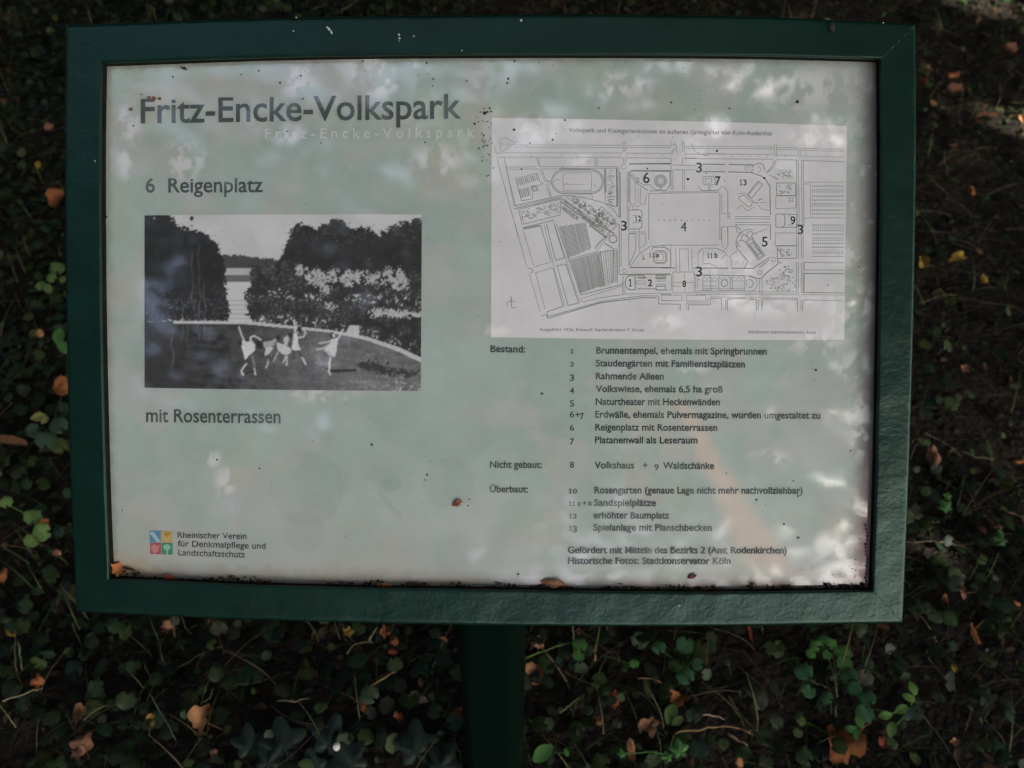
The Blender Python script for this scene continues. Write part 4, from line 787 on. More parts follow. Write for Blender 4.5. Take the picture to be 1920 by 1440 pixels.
# ------------------------------------------------------------------ fallen leaves, one by one
COLS = dict(o=(.42, .155, .055), p=(.40, .19, .12), y=(.40, .25, .05), d=(.11, .060, .042), r=(.28, .07, .035), g=(.13, .11, .09), s=(.50, .25, .12), b=(.22, .11, .06), w=(.55, .50, .38))
def fallen_geo(seed, shape, ww, hh):
    q = np.random.default_rng(seed); rings = 5; k = 26; a = np.linspace(0, 6.283, k+1)[:-1]
    if shape == 'lobed': rad = .5*(1 + .28*np.cos(3*a + .5) + .13*np.cos(7*a + q.uniform(0, 6)) + .06*q.normal(size=k))
    elif shape == 'ovate': rad = .5*(1 - .12*np.cos(2*a) + .05*np.cos(9*a) + .05*q.normal(size=k))
    elif shape == 'torn': rad = .5*(1 + .16*np.cos(2*a+1) + .14*np.cos(5*a + q.uniform(0, 6)) + .10*q.normal(size=k))
    else: rad = .5*(1 + .05*q.normal(size=k))
    f1, f2, f3 = q.uniform(0, 6, 3); cr = q.uniform(.25, .55)
    V = [(0, 0, 0)]
    for i in range(1, rings+1):
        t = i/rings
        for j in range(k):
            x = rad[j]*t*math.cos(a[j]); y = rad[j]*t*math.sin(a[j])
            z = cr*(math.sin(5*x + f1)*.35 + math.cos(6*y + f2)*.25) + .30*t*t*math.cos(2*a[j] + f3)*cr*2 - .05*math.exp(-(x*7)**2) + q.normal()*.012
            V.append((x*ww, y*hh, z*min(ww, hh)))
    F = [(0, 1+j, 1+(j+1) % k) for j in range(k)]
    for i in range(rings-1):
        for j in range(k): a0 = 1+i*k; F.append((a0+j, a0+k+j, a0+k+(j+1) % k, a0+(j+1) % k))
    return np.array(V), F
def basis(px, py, z, tilt=.5):                                   # lies on the ground, tipped a little to the path
    c = G(px, py, z); up = np.array([0, 0, 1.]); to = CP - c; to /= np.linalg.norm(to); n = up*(1-tilt) + to*tilt; n /= np.linalg.norm(n)
    x = np.cross(np.array([0, 1., 0]), n); x /= np.linalg.norm(x); y = np.cross(n, x); return c, x, y, n
def fallen(px, py, w, h, ck, shape, rot, label, group='fallen leaves on the ground', z=.036):
    c, x, y, n = basis(px, py, z, .55); dd = depth(c); ww = w/FPX*dd; hh = h/FPX*dd*1.08
    V, F = fallen_geo(int(px*7+py), shape, 1, 1)
    cr_, sr = math.cos(rot), math.sin(rot)
    # keep the apparent width and height whatever the turn of the leaf
    X = V[:, 0]*cr_ - V[:, 1]*sr; Y = V[:, 0]*sr + V[:, 1]*cr_; X = X/np.ptp(X)*ww; Y = Y/np.ptp(Y)*hh; Z = V[:, 2]*min(ww, hh)
    W = c + X[:, None]*x + Y[:, None]*y + Z[:, None]*n
    rad = np.hypot(V[:, 0], V[:, 1]); base_ = np.array(COLS[ck])*(.62 if ck in 'op' else .72); col = base_*(1.05 - .35*rad[:, None]) * (1 + .25*(vn(V[:, 0]*6+px, V[:, 1]*6+py)[:, None]-.5))
    e = empty('fallen_leaf', tuple(map(float, c))); tag(e, label, 'fallen leaf', group)
    mesh('leaf_blade', W, F, M_dry, e, col=col, smooth=True)
    # leaf stalk
    s0 = c + y*(-hh*.42)*cr_ + x*(ww*.42)*sr; s1 = s0 + (y*-cr_ + x*sr)*max(ww, hh)*.45 + n*.006; t = np.cross(s1-s0, n); t = t/np.linalg.norm(t)*.0007
    mesh('leaf_stalk', [s0-t, s0+t, s1+t*.6, s1-t*.6, s0+n*.0014, s1+n*.001], [(0, 4, 5, 3), (4, 1, 2, 5)], M_stem, e, col=base_*.8)
    return e
for a_ in [
 (104, 369, 34, 34, 'o', 'ovate', .3, 'orange brown leaf peeping out beside the left frame post, level with the small heading'),
 (114, 724, 30, 38, 'o', 'ovate', 1.2, 'rounded orange leaf half hidden by the left frame side, level with the photo base'),
 (92, 238, 17, 17, 'p', 'torn', .5, 'small pinkish leaf scrap left of the title, among the ivy'),
 (8, 190, 18, 14, 'p', 'torn', .2, 'dull pink leaf scrap at the left picture edge above the ivy'),
 (71, 309, 12, 16, 'y', 'ovate', .9, 'tiny yellow leaf among ivy left of the frame'),
 (73, 626, 17, 15, 's', 'ovate', .1, 'pale round leaf left of the frame, beside the green sprig'),
 (22, 826, 56, 17, 'b', 'ovate', .15, 'long rust brown leaf lying flat at the left picture edge'),
 (82, 980, 22, 16, 'o', 'torn', .7, 'orange leaf scrap between sunlit round leaves at lower left'),
 (106, 1037, 18, 12, 'p', 'ovate', .2, 'small pink brown leaf beside the lower left frame side'),
 (6, 1078, 14, 26, 'o', 'ovate', .5, 'orange leaf cut by the left picture edge near the frame foot'),
 (68, 1277, 26, 24, 'o', 'torn', .4, 'orange brown leaf in ivy below the left frame corner'),
 (20, 1185, 18, 14, 'y', 'ovate', .8, 'mustard leaf at the far left under the frame corner'),
 (312, 1172, 24, 18, 'p', 'torn', .3, 'dusky pink leaf directly under the bottom rail, left part'),
 (376, 1345, 42, 58, 's', 'lobed', 1.2, 'large upright pale orange crumpled leaf left of the post'),
 (282, 1352, 18, 28, 'y', 'torn', .2, 'narrow golden leaf just left of the large crumpled leaf'),
 (155, 1393, 44, 36, 'p', 'torn', .6, 'folded salmon pink leaf near the lower left corner'),
 (143, 1412, 22, 26, 'd', 'torn', .3, 'dark torn leaf tucked under the salmon pink one'),
 (147, 1337, 24, 34, 'b', 'ovate', .1, 'dim brown leaf standing in the ivy near the lower left'),
 (400, 1410, 16, 14, 'b', 'torn', .1, 'small brown scrap below the large crumpled leaf'),
 (394, 1167, 14, 14, 'b', 'torn', .9, 'small brown leaf under the bottom rail right of the pink one'),
 (652, 1185, 22, 20, 'y', 'torn', .5, 'bright yellow orange leaf touching the bottom rail left of the post'),
 (723, 1184, 22, 26, 'o', 'torn', .8, 'orange brown leaf hanging from the bottom rail left of the post'),
 (739, 1201, 16, 18, 'o', 'ovate', .6, 'little oval orange leaf just below the one at the rail'),
 (737, 1222, 18, 12, 'r', 'ovate', .3, 'small reddish leaf, lowest of three near the rail'),
 (829, 1200, 18, 12, 's', 'ovate', .3, 'small pale tan leaf just left of the post top'),
 (684, 1322, 24, 28, 'o', 'ovate', .5, 'oval orange brown leaf between post and white petal'),
 (747, 1342, 20, 18, 'o', 'torn', .1, 'small square orange leaf right of the oval one'),
 (855, 1340, 26, 26, 'o', 'torn', .7, 'orange leaf corner touching the left side of the post'),
 (714, 1382, 17, 34, 'b', 'ovate', .2, 'narrow upright brown leaf above the broad ivy leaves'),
 (785, 1306, 40, 24, 'g', 'torn', 2.5, 'grey curved dead leaf lying left of the post'),
 (1004, 1202, 36, 28, 's', 'torn', .2, 'tan leaf touching the right side of the post just under the rail'),
 (1002, 1262, 34, 40, 's', 'ovate', 1.1, 'large glowing orange leaf against the right side of the post'),
 (1150, 1312, 22, 34, 'r', 'torn', .6, 'upright reddish brown leaf right of the post'),
 (1273, 1310, 42, 30, 'o', 'lobed', .4, 'bright orange lobed leaf above the green one right of the post'),
 (1250, 1287, 12, 14, 'r', 'torn', .4, 'tiny red scrap beside the bright orange lobed leaf'),
 (1218, 1362, 42, 38, 'p', 'lobed', .9, 'pinkish three lobed leaf right of the post'),
 (1120, 1352, 20, 16, 'b', 'torn', .4, 'dull brown scrap left of the pink three lobed leaf'),
 (1184, 1407, 16, 40, 's', 'ovate', .35, 'curled tan strip leaf near the bottom edge'),
 (1582, 1395, 72, 72, 'o', 'lobed', 2.1, 'largest torn orange brown leaf at the lower right'),
 (1387, 1432, 16, 20, 's', 'ovate', .2, 'pale orange leaf cut by the bottom picture edge'),
 (1655, 1390, 18, 22, 'r', 'torn', .5, 'small red brown leaf right of the largest orange one'),
 (1828, 1190, 12, 40, 'o', 'torn', 2.2, 'thin crooked orange leaf right of the frame corner'),
 (1790, 1252, 11, 16, 'y', 'ovate', .2, 'small yellow leaf in the dark right of the frame corner'),
 (1793, 1392, 20, 16, 's', 'torn', .3, 'pale pinkish leaf in the dark lower right corner'),
 (1407, 1186, 8, 36, 'r', 'torn', .1, 'thin red strip leaf under the bottom rail'),
 (1750, 855, 26, 40, 'p', 'torn', .5, 'dusky pink leaf right of the frame at half height'),
 (1912, 864, 22, 10, 'o', 'ovate', .1, 'orange leaf tip at the right picture edge'),
 (1773, 1122, 10, 16, 'o', 'ovate', .1, 'small orange speck leaf right of the lower frame side'),
 (1806, 1110, 11, 30, 'p', 'torn', 1.4, 'thin pale pink standing leaf right of the lower frame side'),
 (1903, 1130, 26, 16, 'o', 'torn', .1, 'sunlit orange leaf at the right picture edge'),
 (1796, 483, 34, 20, 'y', 'torn', .3, 'yellow orange leaf right of the frame, rightmost of a pair'),
 (1732, 489, 22, 28, 'y', 'torn', .8, 'olive yellow leaf touching the right frame side'),
 (1846, 523, 14, 20, 'y', 'torn', .3, 'small yellow leaf right of and below the yellow orange pair'),
 (1821, 358, 14, 20, 'o', 'torn', .2, 'small orange leaf pointing upward right of the frame'),
 (1811, 690, 18, 16, 'p', 'torn', .2, 'small pink orange leaf right of the frame near its middle'),
 (1897, 90, 22, 26, 'b', 'lobed', .4, 'brown star shaped leaf near the top right corner'),
 (1751, 192, 12, 12, 's', 'ovate', .1, 'small glowing pink leaf right of the upper frame corner'),
 (1788, 139, 28, 12, 'o', 'torn', .1, 'flat orange leaf near the upper right corner of the frame'),
 (1735, 155, 14, 18, 'r', 'torn', .6, 'red brown leaf close to the upper right frame corner'),
 (1790, 165, 40, 18, 'b', 'torn', -.4, 'brown leaf lying aslant below the flat orange one'),
 (1850, 218, 44, 20, 'b', 'ovate', .1, 'wide dull brown leaf at upper right on the dark soil'),
 (1917, 221, 14, 16, 's', 'torn', .1, 'pale leaf at the right picture edge, upper part'),
 (1742, 128, 14, 12, 'b', 'torn', .1, 'tiny brown leaf above the red brown one by the frame corner'),
 (1872, 990, 16, 10, 'b', 'ovate', .1, 'dull brown scrap right of the frame above the sunlit patch'),
 (1838, 38, 16, 12, 'b', 'torn', .2, 'brown scrap under the sunlit patch at the top edge'),
]: fallen(*a_)

# leaves caught inside the frame
def caught(px, py, w, h, ck, label):
    V, F = fallen_geo(int(px), 'torn', w/FPX*1.08, h/FPX*1.08); ax = P(px+1, py)-P(px, py); ay = P(px, py-1)-P(px, py); ax /= np.linalg.norm(ax); ay /= np.linalg.norm(ay)
    W = P(px, py, .005) + V[:, :1]*ax + V[:, 1:2]*ay + (V[:, 2:3]*.7 + V[:, 1:2]*-.25)*PN
    o = mesh('fallen_leaf', W, F, M_dry, col=np.array(COLS[ck])*np.ones((len(V), 1)), smooth=True); tag(o, label, 'fallen leaf', 'leaf pieces caught in the sign frame')
caught(218, 1067, 24, 26, 'o', 'orange brown leaf caught in the lower left inner corner of the frame')
caught(317, 1083, 18, 12, 'r', 'small dark red leaf scrap on the inner lower edge below the coloured emblem')
caught(720, 1096, 26, 6, 'o', 'thin orange leaf sliver along the lower inner edge left of the post')
caught(1036, 1094, 40, 14, 'b', 'brown leaf heap piece on the lower inner edge left of the last printed line')

# white petal
def petal(px, py, w, h, label):
    c, x, y, n = basis(px, py, .06, .6); dd = depth(c); V, F = fallen_geo(5, 'round', w/FPX*dd, h/FPX*dd); 
    o = mesh('petal', c + V[:, :1]*x + V[:, 1:2]*y + V[:, 2:3]*n, F, M_white, smooth=True); tag(o, label, 'petal')
petal(631, 1400, 13, 16, 'small white petal resting on a broad dark ivy leaf')

# ------------------------------------------------------------------ twigs and stalks one can pick out
def rod(pts, r0, r1, seg=6):
    pts = np.array(pts, float); V = []; n = len(pts)
    for i, p in enumerate(pts):
        t = pts[min(i+1, n-1)] - pts[max(i-1, 0)]; t /= np.linalg.norm(t); a = np.cross(t, (0, 0, 1)) if abs(t[2]) < .95 else np.cross(t, (1, 0, 0)); a /= np.linalg.norm(a); b = np.cross(t, a)
        r = r0 + (r1-r0)*i/(n-1); r = r[i] if np.ndim(r) else r
        for j in range(seg): V.append(p + r*(a*math.cos(6.283*j/seg) + b*math.sin(6.283*j/seg)))
    F = [(i*seg+j, i*seg+(j+1) % seg, (i+1)*seg+(j+1) % seg, (i+1)*seg+j) for i in range(n-1) for j in range(seg)] + [tuple(range(seg))[::-1], tuple(range((n-1)*seg, n*seg))]
    return np.array(V), F
def twig(pts, wpx, colr, label, z=(.05, .05), cat='twig', nm='twig', side=()):
    k = len(pts); zz = np.linspace(z[0], z[1], k); q = [G(np.float64(x), np.float64(y), h) for (x, y), h in zip(pts, zz)]
    q2 = []
    for i in range(k-1):
        for t in np.linspace(0, 1, 5)[:-1]: q2.append(q[i]*(1-t) + q[i+1]*t + np.array([0, 0, .003*math.sin(t*3.14)]) + rng.normal(0, .0006, 3))
    q2.append(q[-1]); r = wpx/FPX*depth(q[0])/2
    V, F = rod(q2, r, r*.5); o = mesh(nm, V, F, M_stem, col=np.array(colr)*.58*np.ones((len(V), 1)), smooth=True); tag(o, label, cat, 'twigs and stalks on the ground'); return o
tan = (.34, .22, .11); pale = (.36, .34, .20); brn = (.14, .09, .06)
for a_ in [([(680, 1297), (710, 1278), (742, 1260)], 4, (.42, .30, .13), 'straight golden straw lying left of the post'),
           ([(6, 1316), (45, 1302), (80, 1291)], 3.2, (.38, .33, .2), 'pale straw at the left picture edge below the frame corner'),
           ([(34, 1205), (40, 1235), (42, 1256)], 3, (.42, .42, .25), 'short pale upright stalk far left under the frame corner'),
           ([(520, 1314), (555, 1316), (580, 1309)], 3, (.30, .24, .17), 'thin curved twig left of the oval orange leaf'),
           ([(985, 1236), (1015, 1222), (1068, 1205)], 4, (.10, .19, .05), 'green stalk arching away from the right side of the post'),
           ([(1266, 1375), (1310, 1370), (1345, 1362), (1385, 1366), (1412, 1379)], 4.2, tan, 'longest brown twig with side spur at lower centre right'),
           ([(1318, 1340), (1340, 1343), (1358, 1349)], 4.5, (.48, .32, .25), 'short pale pink twig above the longest brown twig'),
           ([(1362, 1374), (1385, 1390), (1402, 1398)], 7, (.22, .14, .09), 'stubby brown twig end below the longest twig'),
           ([(1718, 1332), (1745, 1360), (1780, 1410), (1800, 1440)], 3.5, (.13, .12, .09), 'long dark stalk running to the lower right corner'),
           ([(1515, 1275), (1532, 1283), (1550, 1290)], 3, (.16, .14, .09), 'short grey stalk beside the round green leaf'),
           ([(1395, 1292), (1410, 1310), (1424, 1330)], 3.2, (.14, .18, .09), 'thin grey green stalk left of the largest orange leaf'),
           ([(1050, 1338), (1068, 1322), (1086, 1308)], 4, (.15, .18, .07), 'short olive stalk right of the post'),
           ([(400, 1290), (395, 1310), (378, 1320), (402, 1240)], 2, (.16, .20, .11), 'bent grey green stem above the large crumpled leaf'),
           ([(282, 1160), (297, 1200), (305, 1240)], 2.5, (.15, .17, .09), 'thin stem hanging straight down under the left bottom rail'),
           ([(280, 1300), (305, 1342), (330, 1388)], 2.5, (.22, .22, .15), 'thin grey stem left of the large crumpled leaf, slanting right'),
           ([(157, 1352), (175, 1336), (200, 1322)], 2.5, (.22, .20, .12), 'thin pale stem above the salmon pink leaf'),
           ([(650, 1226), (665, 1208), (700, 1205)], 3.0, (.20, .18, .09), 'bent straw under the yellow leaf at the rail'),
           ([(692, 1202), (700, 1188), (708, 1176)], 3.5, (.35, .38, .2), 'short bright straw tip touching the bottom rail'),
           ([(1115, 1240), (1113, 1220), (1120, 1204)], 5, (.42, .20, .12), 'pinkish upright bud stalk right of the post'),
           ([(1195, 1272), (1220, 1272), (1240, 1280)], 2.6, (.30, .17, .1), 'thin brown twig above the bright orange lobed leaf'),
           ([(1800, 845), (1830, 858), (1865, 862)], 4, (.16, .13, .07), 'dull twig on soil right of the frame at half height'),
           ([(1885, 960), (1905, 965), (1922, 975)], 4, (.20, .12, .08), 'short brown twig at the right picture edge'),
           ([(640, 22), (655, 12), (672, 0)], 3, (.10, .13, .07), 'thin grass stalk above the top rail near the dropping')]:
    twig(*a_)

# ------------------------------------------------------------------ single plants one can tell apart
def leaf_part(parent, name, px, py, w, rot, colr, kind='kidney', z=.06, seed=0, tilt=.6, material=None):
    c, x, y, n = basis(px, py, z, tilt); dd = depth(c); s = w/FPX*dd
    if kind == 'kidney': V, F, shd = kidney(seed, 18)
    elif kind == 'ovate': V, F, shd = ovate(seed, 8, .62, .25, 0, .012)
    elif kind == 'ivy':
        k = 30; a = np.linspace(-3.0, 3.0, k); rad = .42*(1 + .30*np.cos(5*a)*np.exp(-(a/3.2)**2) + .18*np.cos(a)) ; V = [(0, -.15, .0)]
        for t in (.5, 1.0): V += [(r_*t*math.sin(b_), r_*t*math.cos(b_) - .15*(1-t), .03*math.cos(5*b_)*t - .10*t*t + .04*math.sin(b_*3+seed)) for r_, b_ in zip(rad, a)]
        F = [];
        for i in range(k-1): F += [(0, 1+i, 2+i), (1+i, 1+k+i, 2+k+i), (1+i, 2+k+i, 2+i)]
        V = np.array(V); F = np.array(F); shd = np.array([1.2] + [1.05 + .12*math.cos(5*b_) for b_ in a] + [.95]*k)
    cr_, sr = math.cos(rot), math.sin(rot); X = (V[:, 0]*cr_ - V[:, 1]*sr)*s; Y = (V[:, 0]*sr + V[:, 1]*cr_)*s; Z = V[:, 2]*s
    W = c + X[:, None]*x + Y[:, None]*y + Z[:, None]*n
    return mesh(name, W, F, material or M_leaf, parent, col=np.array(colr)*shd[:, None], smooth=True), c
def plant(nm, cat, label, root, leaves, colr, kind='kidney', group=None, z=.06):
    r = G(np.float64(root[0]), np.float64(root[1]), .0); e = empty(nm, tuple(map(float, r))); tag(e, label, cat, group)
    for i, (px, py, w, rot) in enumerate(leaves):
        cv = np.array(colr)*rng.uniform(.85, 1.2)
        _, c = leaf_part(e, 'leaf', px, py, w, rot, cv, kind, z, i)
        V, F = rod([r, (r+c)/2 + np.array([0, 0, .015]), c - np.array([0, 0, .001])], .0014, .0008, 5); mesh('stem', V, F, M_stem, e, col=np.array(colr)*.8*np.ones((len(V), 1)))
    return e
g1 = (.050, .135, .035); g2 = (.028, .085, .038); g3 = (.085, .17, .04); dk_g = (.016, .030, .024)
plant('ivy_plant', 'ivy', 'group of broad dark lobed leaves at the bottom edge under the white petal', (600, 1430), [(530, 1395, 88, .3), (618, 1385, 80, -.2), (655, 1425, 80, .7), (585, 1440, 70, 1.5)], dk_g, 'ivy', 'broad dark ivy leaves along the bottom edge', .05)
plant('ivy_plant', 'ivy', 'pair of broad dark lobed leaves left of the post at the bottom edge', (800, 1435), [(780, 1400, 85, .1), (830, 1430, 70, -.5)], dk_g, 'ivy', 'broad dark ivy leaves along the bottom edge', .05)
plant('ivy_plant', 'ivy', 'broad dark lobed leaves below the right of the large crumpled leaf', (470, 1425), [(465, 1395, 62, .2), (505, 1425, 60, -.4)], dk_g, 'ivy', 'broad dark ivy leaves along the bottom edge', .05)
plant('seedling', 'seedling', 'sprig of bright lime leaves on a bent stem right of the frame foot', (1706, 1338), [(1712, 1290, 26, .2), (1704, 1308, 24, .9), (1690, 1330, 26, 2.0), (1660, 1342, 26, 1.6), (1672, 1368, 30, 2.8)], g3, 'ovate', 'green seedlings lower right')
plant('seedling', 'seedling', 'round twin leaf of mid green under the lower right frame rail', (1580, 1248), [(1580, 1224, 30, .2), (1583, 1240, 28, 2.9)], g1, 'kidney', 'green seedlings lower right')
plant('seedling', 'seedling', 'cluster of small light green leaves just under the frame rail, lower right', (1545, 1220), [(1530, 1212, 22, 1.2), (1545, 1204, 24, .1), (1558, 1210, 22, -1.0), (1552, 1226, 18, 2.4), (1522, 1225, 18, 1.9)], g1, 'kidney', 'green seedlings lower right')
plant('seedling', 'seedling', 'two rounded blue green leaves stacked above the largest orange leaf', (1625, 1330), [(1628, 1312, 32, .3), (1622, 1334, 34, 2.6), (1595, 1270, 32, .8), (1605, 1290, 28, 2.0)], g2, 'kidney', 'green seedlings lower right')
plant('seedling', 'seedling', 'kidney shaped green leaf pair left of the stacked blue green ones', (1512, 1290), [(1510, 1262, 34, .5), (1518, 1294, 26, 2.4), (1553, 1310, 24, 1.1)], g2, 'kidney', 'green seedlings lower right')
plant('seedling', 'seedling', 'green sprig growing over the top of the largest orange leaf', (1606, 1370), [(1612, 1352, 26, .2), (1596, 1368, 24, 1.2), (1608, 1378, 22, 2.8)], g1, 'ovate', 'green seedlings lower right')
plant('seedling', 'seedling', 'tongue shaped green leaf pair near the bottom edge right of the post', (1010, 1430), [(1018, 1412, 46, -.9), (1062, 1410, 16, .3)], g1, 'ovate', 'green seedlings right of the post')
plant('seedling', 'seedling', 'broken olive leaf below the bright orange lobed leaf', (1262, 1350), [(1258, 1338, 40, 2.7), (1270, 1352, 26, 2.1)], (.06, .11, .03), 'ovate', 'green seedlings right of the post')
plant('seedling', 'seedling', 'lit green lobed leaf below the pink three lobed one', (1272, 1420), [(1274, 1406, 36, .1), (1252, 1420, 22, 1.5), (1166, 1414, 18, .2)], g1, 'ivy', 'green seedlings right of the post')
plant('seedling', 'seedling', 'round green leaves under the rail between post and frame corner', (1290, 1275), [(1288, 1270, 34, .6), (1236, 1216, 26, .2), (1286, 1206, 34, 2.8), (1310, 1246, 24, 1.4)], g2, 'kidney', 'green seedlings right of the post')
plant('seedling', 'seedling', 'pale green leaf pair hanging under the rail close to the post', (1088, 1232), [(1088, 1212, 28, .2), (1086, 1228, 22, 2.4), (1190, 1246, 18, .3)], g1, 'kidney', 'green seedlings right of the post')
plant('seedling', 'seedling', 'green leaf sprig touching the left frame side near the photo', (112, 660), [(110, 630, 34, .2), (118, 650, 30, .8)], g1, 'ovate', 'green plants at the left edge')
plant('seedling', 'seedling', 'three round leaves coloured lighter for a sun patch at the left edge', (75, 990), [(62, 972, 32, .3), (82, 998, 34, 1.9), (60, 1012, 26, 2.8), (12, 944, 24, .5)], (.09, .16, .045), 'kidney', 'green plants at the left edge', z=.07)  # sun patch put into the lighter leaf colour, no direct sun here
plant('seedling', 'seedling', 'three dark round leaves beside the left frame side at half height', (98, 812), [(86, 828, 38, .2), (112, 800, 34, .9), (66, 806, 28, 2.4)], (.03, .055, .035), 'kidney', 'green plants at the left edge')
plant('seedling', 'seedling', 'yellow green wilted leaf above three dark round leaves', (80, 796), [(72, 782, 28, 2.0), (84, 788, 18, 2.6)], (.16, .17, .05), 'ovate', 'green plants at the left edge')
plant('seedling', 'seedling', 'light round leaf cluster against the left frame side below the upper third', (105, 515), [(108, 505, 26, .2), (98, 522, 18, 1.2), (92, 540, 18, 2.4), (78, 538, 20, .3), (119, 525, 14, .6)], (.07, .12, .035), 'kidney', 'green plants at the left edge')
plant('seedling', 'seedling', 'small bright green leaf right of the lower frame side', (1775, 962), [(1774, 950, 26, .3), (1778, 930, 16, 1.0)], g1, 'ivy', 'green plants at the right edge')
plant('seedling', 'seedling', 'small bright green leaf near the right picture edge at three quarter height', (1880, 1020), [(1878, 1014, 24, .9), (1874, 1000, 14, .1)], g1, 'ivy', 'green plants at the right edge')

# ------------------------------------------------------------------ trees out of view: canopy placed and cut to shade the sign and be mirrored in its gloss
mir = CP - 2*((CP - P(960, 720)) @ PN)*PN                         # the reader's eye mirrored in the board
def mirror_dir(px, py): r = P(np.float64(px), np.float64(py)) - mir; return r/np.linalg.norm(r)
GAPS = [(1570, 775, 48), (1450, 780, 24), (1500, 800, 22), (612, 788, 22), (425, 935, 13), (318, 815, 12), (412, 860, 14), (720, 165, 42), (570, 165, 24), (1372, 148, 32), (1450, 165, 34), (245, 228, 20), (228, 290, 20), (365, 270, 20),
        (1265, 604, 22), (285, 560, 40), (330, 500, 26), (300, 610, 34), (1060, 238, 40), (1340, 235, 36), (1540, 255, 52), (1500, 310, 36), (985, 268, 30), (1310, 285, 32), (545, 255, 22), (770, 135, 22), (960, 140, 20), (1596, 452, 20), (1590, 575, 40),
        (1500, 560, 22), (1300, 645, 16), (1612, 940, 22), (1575, 900, 20), (228, 980, 12), (460, 380, 16), (690, 560, 18), (600, 680, 24), (640, 640, 20), (500, 430, 14), (1380, 560, 20), (1180, 500, 14), (1702, 560, 34), (1700, 650, 44), (1700, 750, 50), (1695, 860, 52), (1690, 970, 56), (165, 1120, 26), (140, 1010, 14), (1330, 340, 18), (1570, 680, 26), (1450, 700, 16), (740, 320, 20), (880, 300, 16), (1380, 790, 16)]
GD = np.array([mirror_dir(a, b) for a, b, _ in GAPS]); GR = np.array([c/FPX*(.95 if a < 1000 else .86) for a, _, c in GAPS]); GK = np.array([.04 if a < 1000 else .30 for a, _, c in GAPS])
SUNSPOTS = [(1905, 1125, .07), (1890, 1145, .05), (1862, 0, .05), (1835, -12, .04), (1560, 60, .04), (1890, 222, .05)]
SP = [(G(np.float64(a), np.float64(b), .03), c) for a, b, c in SUNSPOTS]
sd = np.array(SUN_DIR)
LIT = []                                                           # lines kept open so the sun reaches the leaning trunk
def carve(c, limit=True):
    keep = np.ones(len(c), bool)
    v = c - mir; v = v/np.linalg.norm(v, axis=1)[:, None]; cosv = v @ GD.T; ang = np.arccos(np.clip(cosv, -1, 1))
    keep &= ~((ang < GR[None]*(.65 + .6*rng.random((len(c), 1)))) & (rng.random((len(c), 1)) > GK[None])).any(1)
    for p, r in SP + LIT:
        w = c - p; t = w @ sd; d = np.linalg.norm(w - t[:, None]*sd, axis=1); keep &= ~((d < r*1.3 + .05) & (t > 0))
    return keep
def tree(loc, h, cc, rad, nclu, per, size, seed, label, lean=(0, 0), bark=None, r0=.22, low=None, extra=None):
    q = np.random.default_rng(seed); loc = np.array([*loc, 0.]); cc = np.array(cc, float); rad = np.array(rad, float)
    e = empty('tree', tuple(loc)); tag(e, label, 'tree', 'trees around the sign')
    top = cc + np.array([0, 0, rad[2]*.2]); k = 9; pts = []
    for i in range(k): t = i/(k-1); pts.append(loc*(1-t) + top*t + np.array([math.sin(t*3+seed)*.12*lean[0], math.cos(t*2.5+seed)*.1, 0])*t + np.array([0, 0, -.1 if i == 0 else 0]))
    V, F = rod(pts, r0, r0*.35, 14); mesh('trunk', V, F, bark or M_bark, e, smooth=True)
    for b in range(7):
        t = q.uniform(.45, .9); s = loc*(1-t) + top*t; a = q.uniform(0, 6.283); en = cc + rad*.7*np.array([math.cos(a), math.sin(a), q.uniform(-.3, .5)])
        V, F = rod([s, s*.6+en*.4 + (0, 0, .15), en], r0*.3, r0*.06, 7); mesh('branch', V, F, bark or M_bark, e, smooth=True)
    u = q.normal(size=(nclu, 3)); u /= np.linalg.norm(u, axis=1)[:, None]; cl = cc + u*rad*(q.random((nclu, 1))**.45)
    c = np.repeat(cl, per, 0) + q.normal(size=(nclu*per, 3))*np.array([.34, .34, .22])
    if extra is not None: c = np.concatenate([c, extra])
    c = c[c[:, 2] > (low if low else 1.9)]
    c = c[carve(c)]; n = len(c)
    R = rotmats(q.uniform(0, 6.28, n), q.normal(0, .6, n), q.uniform(0, 6.28, n)); cols = np.array([(.035, .075, .02), (.05, .09, .025), (.03, .06, .02), (.08, .10, .025)])[q.integers(0, 4, n)]*q.uniform(.8, 1.2, (n, 1))
    V0, F0, sh = rect_leaf(); W = np.einsum('nij,nvj->nvi', R, V0[None]*(size*q.uniform(.7, 1.3, n))[:, None, None]) + c[:, None, :]
    FF = (F0[None] + (np.arange(n)*4)[:, None, None]).reshape(-1, 4); o = mesh('crown', W.reshape(-1, 3), FF, M_crown, e, col=np.repeat(cols, 4, 0))
    return e
tree((-1.2, -5.6), 8, (-.9, -5.2, 6.0), (4.4, 2.6, 3.0), 850, 26, .15, 11, 'broad shade tree behind the viewer with the fullest crown', r0=.26)
tree((-5.0, 1.5), 8, (-4.8, 1.8, 5.0), (2.6, 2.4, 2.8), 380, 26, .15, 12, 'shade tree to the left of the sign', r0=.2)
tree((4.8, 1.2), 8, (4.6, 1.8, 4.6), (2.0, 2.2, 2.4), 330, 26, .15, 17, 'shade tree to the right of the sign', r0=.2)
tree((1.2, 5.6), 8, (.6, 4.0, 5.6), (4.6, 3.0, 2.4), 900, 26, .15, 13, 'shade tree standing beyond the sign', r0=.24)
tree((-1.8, 8.2), 8, (-1.6, 8.0, 4.2), (3.6, 1.8, 3.0), 520, 26, .16, 18, 'bushy tree far beyond the sign, left of the middle', r0=.2)
tree((3.4, 8.6), 8, (3.4, 8.4, 4.2), (3.4, 1.8, 3.0), 520, 26, .16, 19, 'bushy tree far beyond the sign, right of the middle', r0=.2)
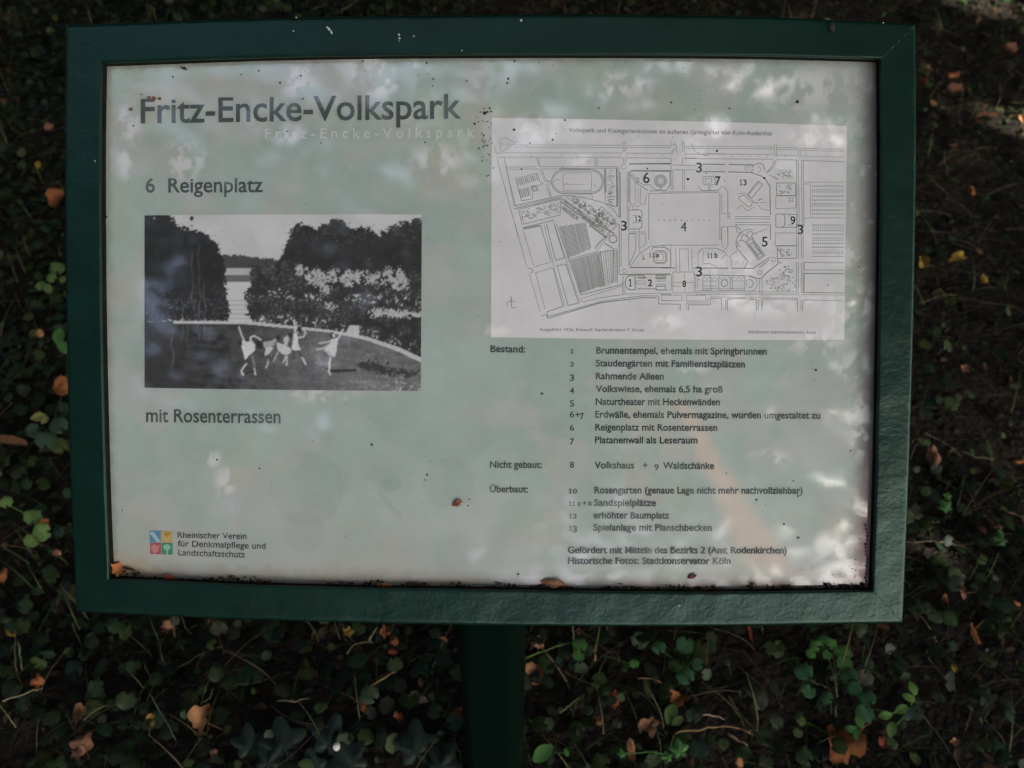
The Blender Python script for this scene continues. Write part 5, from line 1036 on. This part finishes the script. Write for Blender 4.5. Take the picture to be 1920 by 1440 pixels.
tree((-5.4, -4.2), 8, (-5.2, -4.0, 5.0), (2.4, 2.4, 2.8), 300, 26, .15, 20, 'shade tree far to the left behind the viewer', r0=.2)
tree((5.6, 5.0), 9, (5.0, 4.9, 5.0), (3.5, 3.3, 3.6), 600, 26, .16, 14, 'dense tree to the right beyond the sign', r0=.28)
ne = 16000; q = np.random.default_rng(77)
tg = np.concatenate([P(q.uniform(100, 1740, ne//3), q.uniform(20, 1190, ne//3)), G(q.uniform(-250, 2200, ne*2//3), q.uniform(-150, 1600, ne*2//3))])
ex = tg + sd*q.uniform(5.6, 9.0, (len(tg), 1)) + q.normal(0, .12, (len(tg), 3))  # extra leaves added along the sun lines to block direct sun
tc = np.array([.3, 1.4, .3]) + sd*7.4
tree((tc[0]+1.2, tc[1]-.2), 9, tuple(tc), (3.4, 3.0, 1.9), 700, 26, .16, 21, 'unseen dense tree added to the right of the viewer to keep the sun off the sign', r0=.28, extra=ex)
tree((-4.6, 5.0), 8, (-4.2, 4.6, 5.4), (3.0, 3.0, 2.8), 300, 26, .15, 15, 'unseen shade tree to the left beyond the sign', r0=.2)
tree((-2.9, 3.0), 8, (.2, .9, 6.6), (4.2, 2.6, 1.3), 800, 26, .15, 16, 'unseen tall thin tree whose crown hangs over the sign', r0=.12)
# undergrowth ring added out of view to block low sky, open towards the right behind the reader
n = 62000; az = rng.uniform(math.radians(-12), math.radians(262), n)  # measured from +x
rr2 = rng.uniform(8.5, 12, n); hz = rng.random(n)**.8*6.5; c = np.stack([rr2*np.cos(az), rr2*np.sin(az) + 1, hz], -1)
c = c[carve(c)]; n = len(c)
R = rotmats(rng.uniform(0, 6.28, n), rng.normal(0, .9, n), rng.uniform(0, 6.28, n)); cols = np.array([(.02, .045, .015), (.03, .06, .02), (.016, .03, .012)])[rng.integers(0, 3, n)]
V0, F0, sh = rect_leaf(); W = np.einsum('nij,nvj->nvi', R, V0[None]*rng.uniform(.2, .4, n)[:, None, None]) + c[:, None, :]
o = mesh('undergrowth_sky_screen', W.reshape(-1, 3), (F0[None] + (np.arange(n)*4)[:, None, None]).reshape(-1, 4), M_crown, col=np.repeat(cols, 4, 0)); tag(o, kind='stuff')
